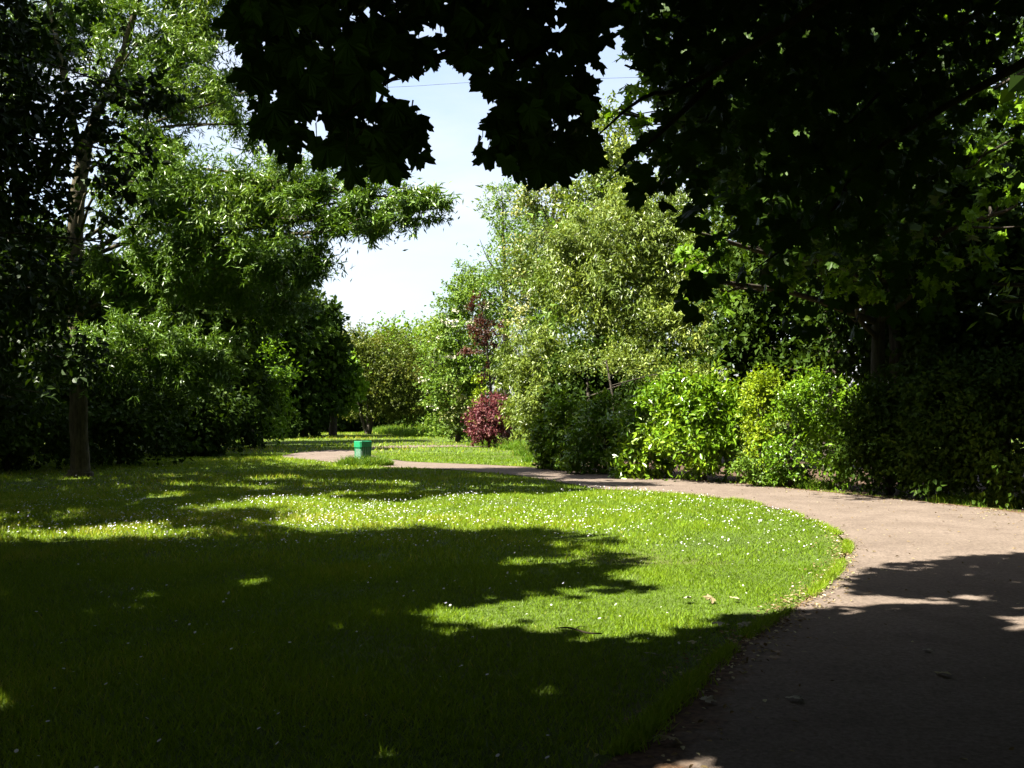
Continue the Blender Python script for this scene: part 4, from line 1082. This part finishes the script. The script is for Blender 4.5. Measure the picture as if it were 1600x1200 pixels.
# unseen trees and hedges round the viewpoint, put in to cut sun and sky light
for i, (x, y, cl, n, lab) in enumerate([
        (-3, -9, [((-3, -9, 7), (5, 4, 4)), ((-1, -6, 8), (4, 3, 3)), ((-7, -6, 7), (4, 4, 4))], 9000, 'unseen beech added behind the viewpoint to block sky light'),
        (8, -7, [((8, -7, 7), (5, 4, 4)), ((11, -2, 7), (4, 4, 4))], 9000, 'second unseen beech added behind the viewpoint on the right to block sky light'),
        (13.5, 6, [((13, 6, 6), (3.5, 5, 4)), ((13.5, 10, 5), (3.5, 4, 4)), ((12.5, 3, 3), (2.5, 4, 3))], 9000, 'unseen beech added right of the path to keep that side dark'),
        (15, 14, [((14, 14, 6), (4, 4, 5)), ((12.5, 13, 3), (2.2, 3, 2.5)), ((15, 19, 7), (4, 4, 5))], 9000, 'unseen beech added beyond the right edge to keep that side dark'),
        (-21, 27, [((-20, 25, 7), (4, 4, 4.5)), ((-20, 32, 6), (3.5, 4, 4.5)), ((-18.5, 21, 6), (3, 3, 4))], 12000, 'beech beyond the left edge behind the pale trunk'),
        (-24, 42, [((-23, 38, 7), (4, 5, 4.5)), ((-24, 46, 7), (4, 5, 4.5)), ((-25, 54, 7), (4, 5, 4.5))], 12000, 'beech beyond the left edge by the far lawn'),
        (-15, -2, [((-15, -2, 2.5), (2, 5, 3)), ((-13, -8, 3), (4, 3, 3.5)), ((-15, 5, 2), (1.8, 4, 2.4))], 7000, 'unseen holly added left of and behind the viewpoint to block sky light'),
        (-17, 13, [((-17, 12, 2.2), (1.6, 5, 2.8)), ((-17.5, 19, 2.2), (1.6, 4, 2.8))], 6000, 'unseen holly hedge added left of the lawn to deepen the shade'),
        (-2, -14, [((-5, -14, 3), (5, 2, 3.5)), ((4, -14, 3), (5, 2, 3.5))], 7000, 'unseen holly added far behind the viewpoint to block sky light'),
        (13, -8, [((13, -10, 3), (3, 4, 3.5)), ((13.5, -2, 3), (2, 5, 3.5))], 7000, 'unseen holly added behind the viewpoint on the right to block sky light')]):
    tree('holly_shade_tree' if i > 5 else 'beech_shade_tree', lab, 'tree', (x, y), [(x, y, -.1, .35), (x, y, 3, .28), (x + .1, y, 7 if i < 6 else 4, .18), (x + .1, y, 10 if i < 6 else 5, .06)], [(np.array(c, float), r) for c, r in cl], n, 'kite', .33, .29, 'shade', 310 + i,
         accept=spare_sun(.97), shell=.3, sub=.3, sub_leaves=30)
rg = rng_of(611)
p = casters(-200, 190, 0, 640, 10.5, 14, 9000, 3, 8, rg)
p = p[~in_frame(p, .03) & ~blocks_sun(p)]
add_shade_leaves(bpy.data.objects['oak_shade_tree'], p, .26, 'shade', 613)  # off-frame leaves added to shade the left-edge tree
p = np.concatenate([casters(-150, 400, 590, 740, 27, 50, 30000, 4, 11, rg), casters(112, 150, 620, 745, 25.6, 26.2, 260, 4, 9, rg)])
p = p[~in_frame(p, .03) & ~blocks_sun(p)]
add_shade_leaves(bpy.data.objects['beech_shade_tree.004'], p, .34, 'shade', 612)  # off-frame leaves added to shade the left shrubs and lower trunk

# ================================================================== SMALLER THINGS
# --- slatted litter bin
def box(V, Fc, c, h, rot=0.0, tilt=0.0):
    c = np.asarray(c, float); off = sum(len(v) for v in V)
    s = np.array([(-1, -1, -1), (1, -1, -1), (1, 1, -1), (-1, 1, -1), (-1, -1, 1), (1, -1, 1), (1, 1, 1), (-1, 1, 1)]) * np.array(h)
    cr, sr = math.cos(rot), math.sin(rot)
    s = np.stack([s[:, 0] * cr - s[:, 1] * sr, s[:, 0] * sr + s[:, 1] * cr, s[:, 2]], 1)
    V.append(s + c)
    for f in [(0, 3, 2, 1), (4, 5, 6, 7), (0, 1, 5, 4), (1, 2, 6, 5), (2, 3, 7, 6), (3, 0, 4, 7)]:
        Fc.append([off + i for i in f])
def part_mesh(name, V, Fc, mat, parent, bevel=0.0):
    me = mesh_np(name, np.concatenate(V), np.array([i for f in Fc for i in f]), np.array([len(f) for f in Fc]), mat)
    o = link(name, me, parent)
    if bevel:
        bv = o.modifiers.new('bevel', 'BEVEL'); bv.width = bevel; bv.segments = 2; bv.limit_method = 'ANGLE'
    return o
def build_bin():
    x, y = bx_, by_
    root = empty('litter_bin', (x, y, 0), 'green slatted litter bin standing in long grass by the path', 'bin')
    root.rotation_euler = (0, 0, math.radians(-50))
    root.scale = (1.0, 1.0, 1.12)
    def oct_ring(rad, z):                      # square with cut corners
        a = rad; c = rad * .80
        q = [(a, -c), (a, c), (c, a), (-c, a), (-a, c), (-a, -c), (-c, -a), (c, -a)]
        return [(u, v, z) for u, v in q]
    def shell_part(name, prof, mat):
        V = []; Fc = []
        for rad, z in prof:
            V += oct_ring(rad, z)
        n = 8
        for i in range(len(prof) - 1):
            for j in range(n):
                k = (j + 1) % n
                Fc.append((i * n + j, i * n + k, (i + 1) * n + k, (i + 1) * n + j))
        me = mesh_np(name, np.array(V), np.array(Fc).ravel(), np.full(len(Fc), 4), mat)
        return link(name, me, root)
    R = .20
    shell_part('rim_band', [(R - .03, .50), (R + .012, .50), (R + .012, .655), (R + .004, .665), (R - .03, .662), (R - .03, .50)], M['bingreen'])
    shell_part('liner', [(.01, .06), (R - .028, .06), (R - .028, .60), (R - .036, .60), (R - .036, .09), (.01, .09)], M['binliner'])
    shell_part('base_plate', [(.01, .02), (R - .015, .02), (R - .015, .055), (.01, .055)], M['bindark'])
    shell_part('hoop', [(R - .028, .10), (R - .018, .10), (R - .018, .14), (R - .028, .14), (R - .028, .10)], M['bingreen'])
    ring = oct_ring(R, 0)
    for j in range(8):
        a = np.array(ring[j][:2]); b2 = np.array(ring[(j + 1) % 8][:2])
        ln = np.linalg.norm(b2 - a); m = 5 if ln > .2 else 1
        for k in range(m):
            c = a + (b2 - a) * (k + .5) / m
            V, Fc = [], []
            box(V, Fc, (c[0] * .985, c[1] * .985, .27), (.014, .007, .25), math.atan2(*(b2 - a)[::-1]))
            part_mesh('slat', V, Fc, M['bingreen'], root, .003)
    # pale stuck-on notice and a bag edge spilling over the rim
    a = np.array(ring[5][:2]); b2 = np.array(ring[6][:2])
    for j, (t, z, w, h) in enumerate([(.5, .33, .05, .07)]):
        a = np.array(ring[4][:2]); b2 = np.array(ring[5][:2])
        c = a + (b2 - a) * t; nrm = unit(np.array([c[0], c[1]]))
        V, Fc = [], []
        box(V, Fc, (c[0] * 1.03, c[1] * 1.03, z), (w, .002, h), math.atan2(*(b2 - a)[::-1]))
        part_mesh('notice_plate', V, Fc, M['white'], root)
build_bin()

# --- overhead cable far behind, across the sky gap
wr = [P(x, y, 70) for x, y in [(200, 150), (590, 137), (700, 131), (790, 127), (1300, 112)]]
wpt, wrad = smooth_line(wr, [.012] * 5, 40)
wo = np.array(wr[2])
w_obj = link('overhead_cable', tubes_mesh('cable', [(wpt - wo, wrad)], M['wire'], 5, 0, 1)); w_obj.location = wo
tag(w_obj, 'thin cable crossing the gap of sky', 'cable')

# --- twig on the lawn
q = [G(868, 992), G(890, 994), (G(915, 998)), G(940, 1001)]
tw, tr2 = smooth_line([(q[0][0], q[0][1], .05), (q[1][0], q[1][1], .062), (q[2][0], q[2][1], .045), (q[3][0], q[3][1], .05)], [.004, .006, .007, .005], 14)
t2, tr3 = smooth_line([tw[6], tw[6] + np.array([.03, .06, .01]), tw[6] + np.array([.09, .10, .0])], [.004, .003, .001], 6)
to = tw[0].copy(); to[2] = 0
tag(link('twig', tubes_mesh('twig', [(tw - to, tr2), (t2 - to, tr3)], M['twig'], 6, .1, 3)), 'thin dark twig lying in the grass near the path', 'twig').location = to

# --- fallen leaves: the larger pale ones at the shaded edge of the path, then small litter
def build_litter():
    rng = rng_of(501)
    spots = [(1125, 983, 'leftmost of three pale leaves in a row at the shaded lawn edge'), (1160, 984, 'middle one of three pale leaves in a row at the shaded lawn edge'), (1192, 986, 'rightmost of three pale leaves in a row at the shaded lawn edge'),
             (1083, 1012, 'fallen leaf in the shaded grass just below the row of three'), (1016, 1032, 'fallen leaf lying farthest into the shaded grass left of the path'),
             (1070, 943, 'leftmost of three pale leaves on the lit grass inside the bend'), (1110, 943, 'middle one of three pale leaves on the lit grass inside the bend'), (1145, 942, 'rightmost of three pale leaves on the lit grass inside the bend'),
             (1448, 1022, 'dead leaf on the dark tarmac below the tongue of shadow'), (1103, 1103, 'dead leaf on the worn soil edge in deep shade'), (1045, 1165, 'curled leaf at the bottom edge of the picture where lawn meets path'),
             (1470, 1060, 'dead leaf on the dark tarmac closest to the right edge'), (1240, 1100, 'dead leaf alone in the middle of the shaded path')]
    me = []
    for v in range(4):
        r = rng_of(510 + v); tv, tf = LEAF['maple']; t = tv.copy()
        t[:, 2] += r.normal(size=len(t)) * .06 + .25 * t[:, 0] ** 2 * r.uniform(0, 1); t[0, 2] = 0
        t[:, 2] -= t[:, 2].min()
        me.append(mesh_np('fallen_leaf', t, np.array(tf).ravel(), np.full(len(tf), 3), M['paleleaf'] if v < 2 else M['litter'], np.full(len(tf), .3 + .2 * v)))
    for i, (px, py, lab) in enumerate(spots):
        x, y = G(px, py)
        onp = in_poly(np.array([x]), np.array([y]), path_poly)[0]
        o = link('fallen_leaf', me[i % 4])
        o.location = (x, y, .022 if onp else .035); s = rng.uniform(.04, .075); o.scale = (s, s, s * .8)
        o.rotation_euler = (rng.normal() * .15, rng.normal() * .15, rng.uniform(0, 6.28))
        tag(o, lab, 'leaf', 'fallen leaves beside the path')
    # small litter over the path
    n = 4200
    A = dense(inner_w, 300); B = dense(outer_w, 300)
    i = rng.integers(90, 300, n); t = np.where(rng.uniform(0, 1, n) < .55, 1 - rng.exponential(.06, n), np.where(rng.uniform(0, 1, n) < .6, rng.exponential(.05, n), rng.uniform(0, 1, n)))
    t = np.clip(t, -.02, 1.03)
    bend = rng.uniform(0, 1, n) < .3
    i = np.where(bend, rng.integers(142, 215, n), i); t = np.where(bend, np.abs(rng.normal(size=n)) * .05 - .015, t)
    p = A[i] * (1 - t)[:, None] + B[i] * t[:, None] + rng.normal(size=(n, 3)) * np.array([.08, .2, 0]); p[:, 2] = .026
    ax = unit(rng.normal(size=(n, 3)) * np.array([1, 1, .15])); nr = unit(np.array([0, 0, 1]) + rng.normal(size=(n, 3)) * .25)
    k = rng.uniform(.015, .05, n)
    o = link('leaf_litter', leaves('leaf_litter', 'ovate', p, ax, nr, k, k * .6, M['litter'], rng)); tag(o, 'small dry leaves strewn over the path', 'leaf litter', kind='stuff')
build_litter()
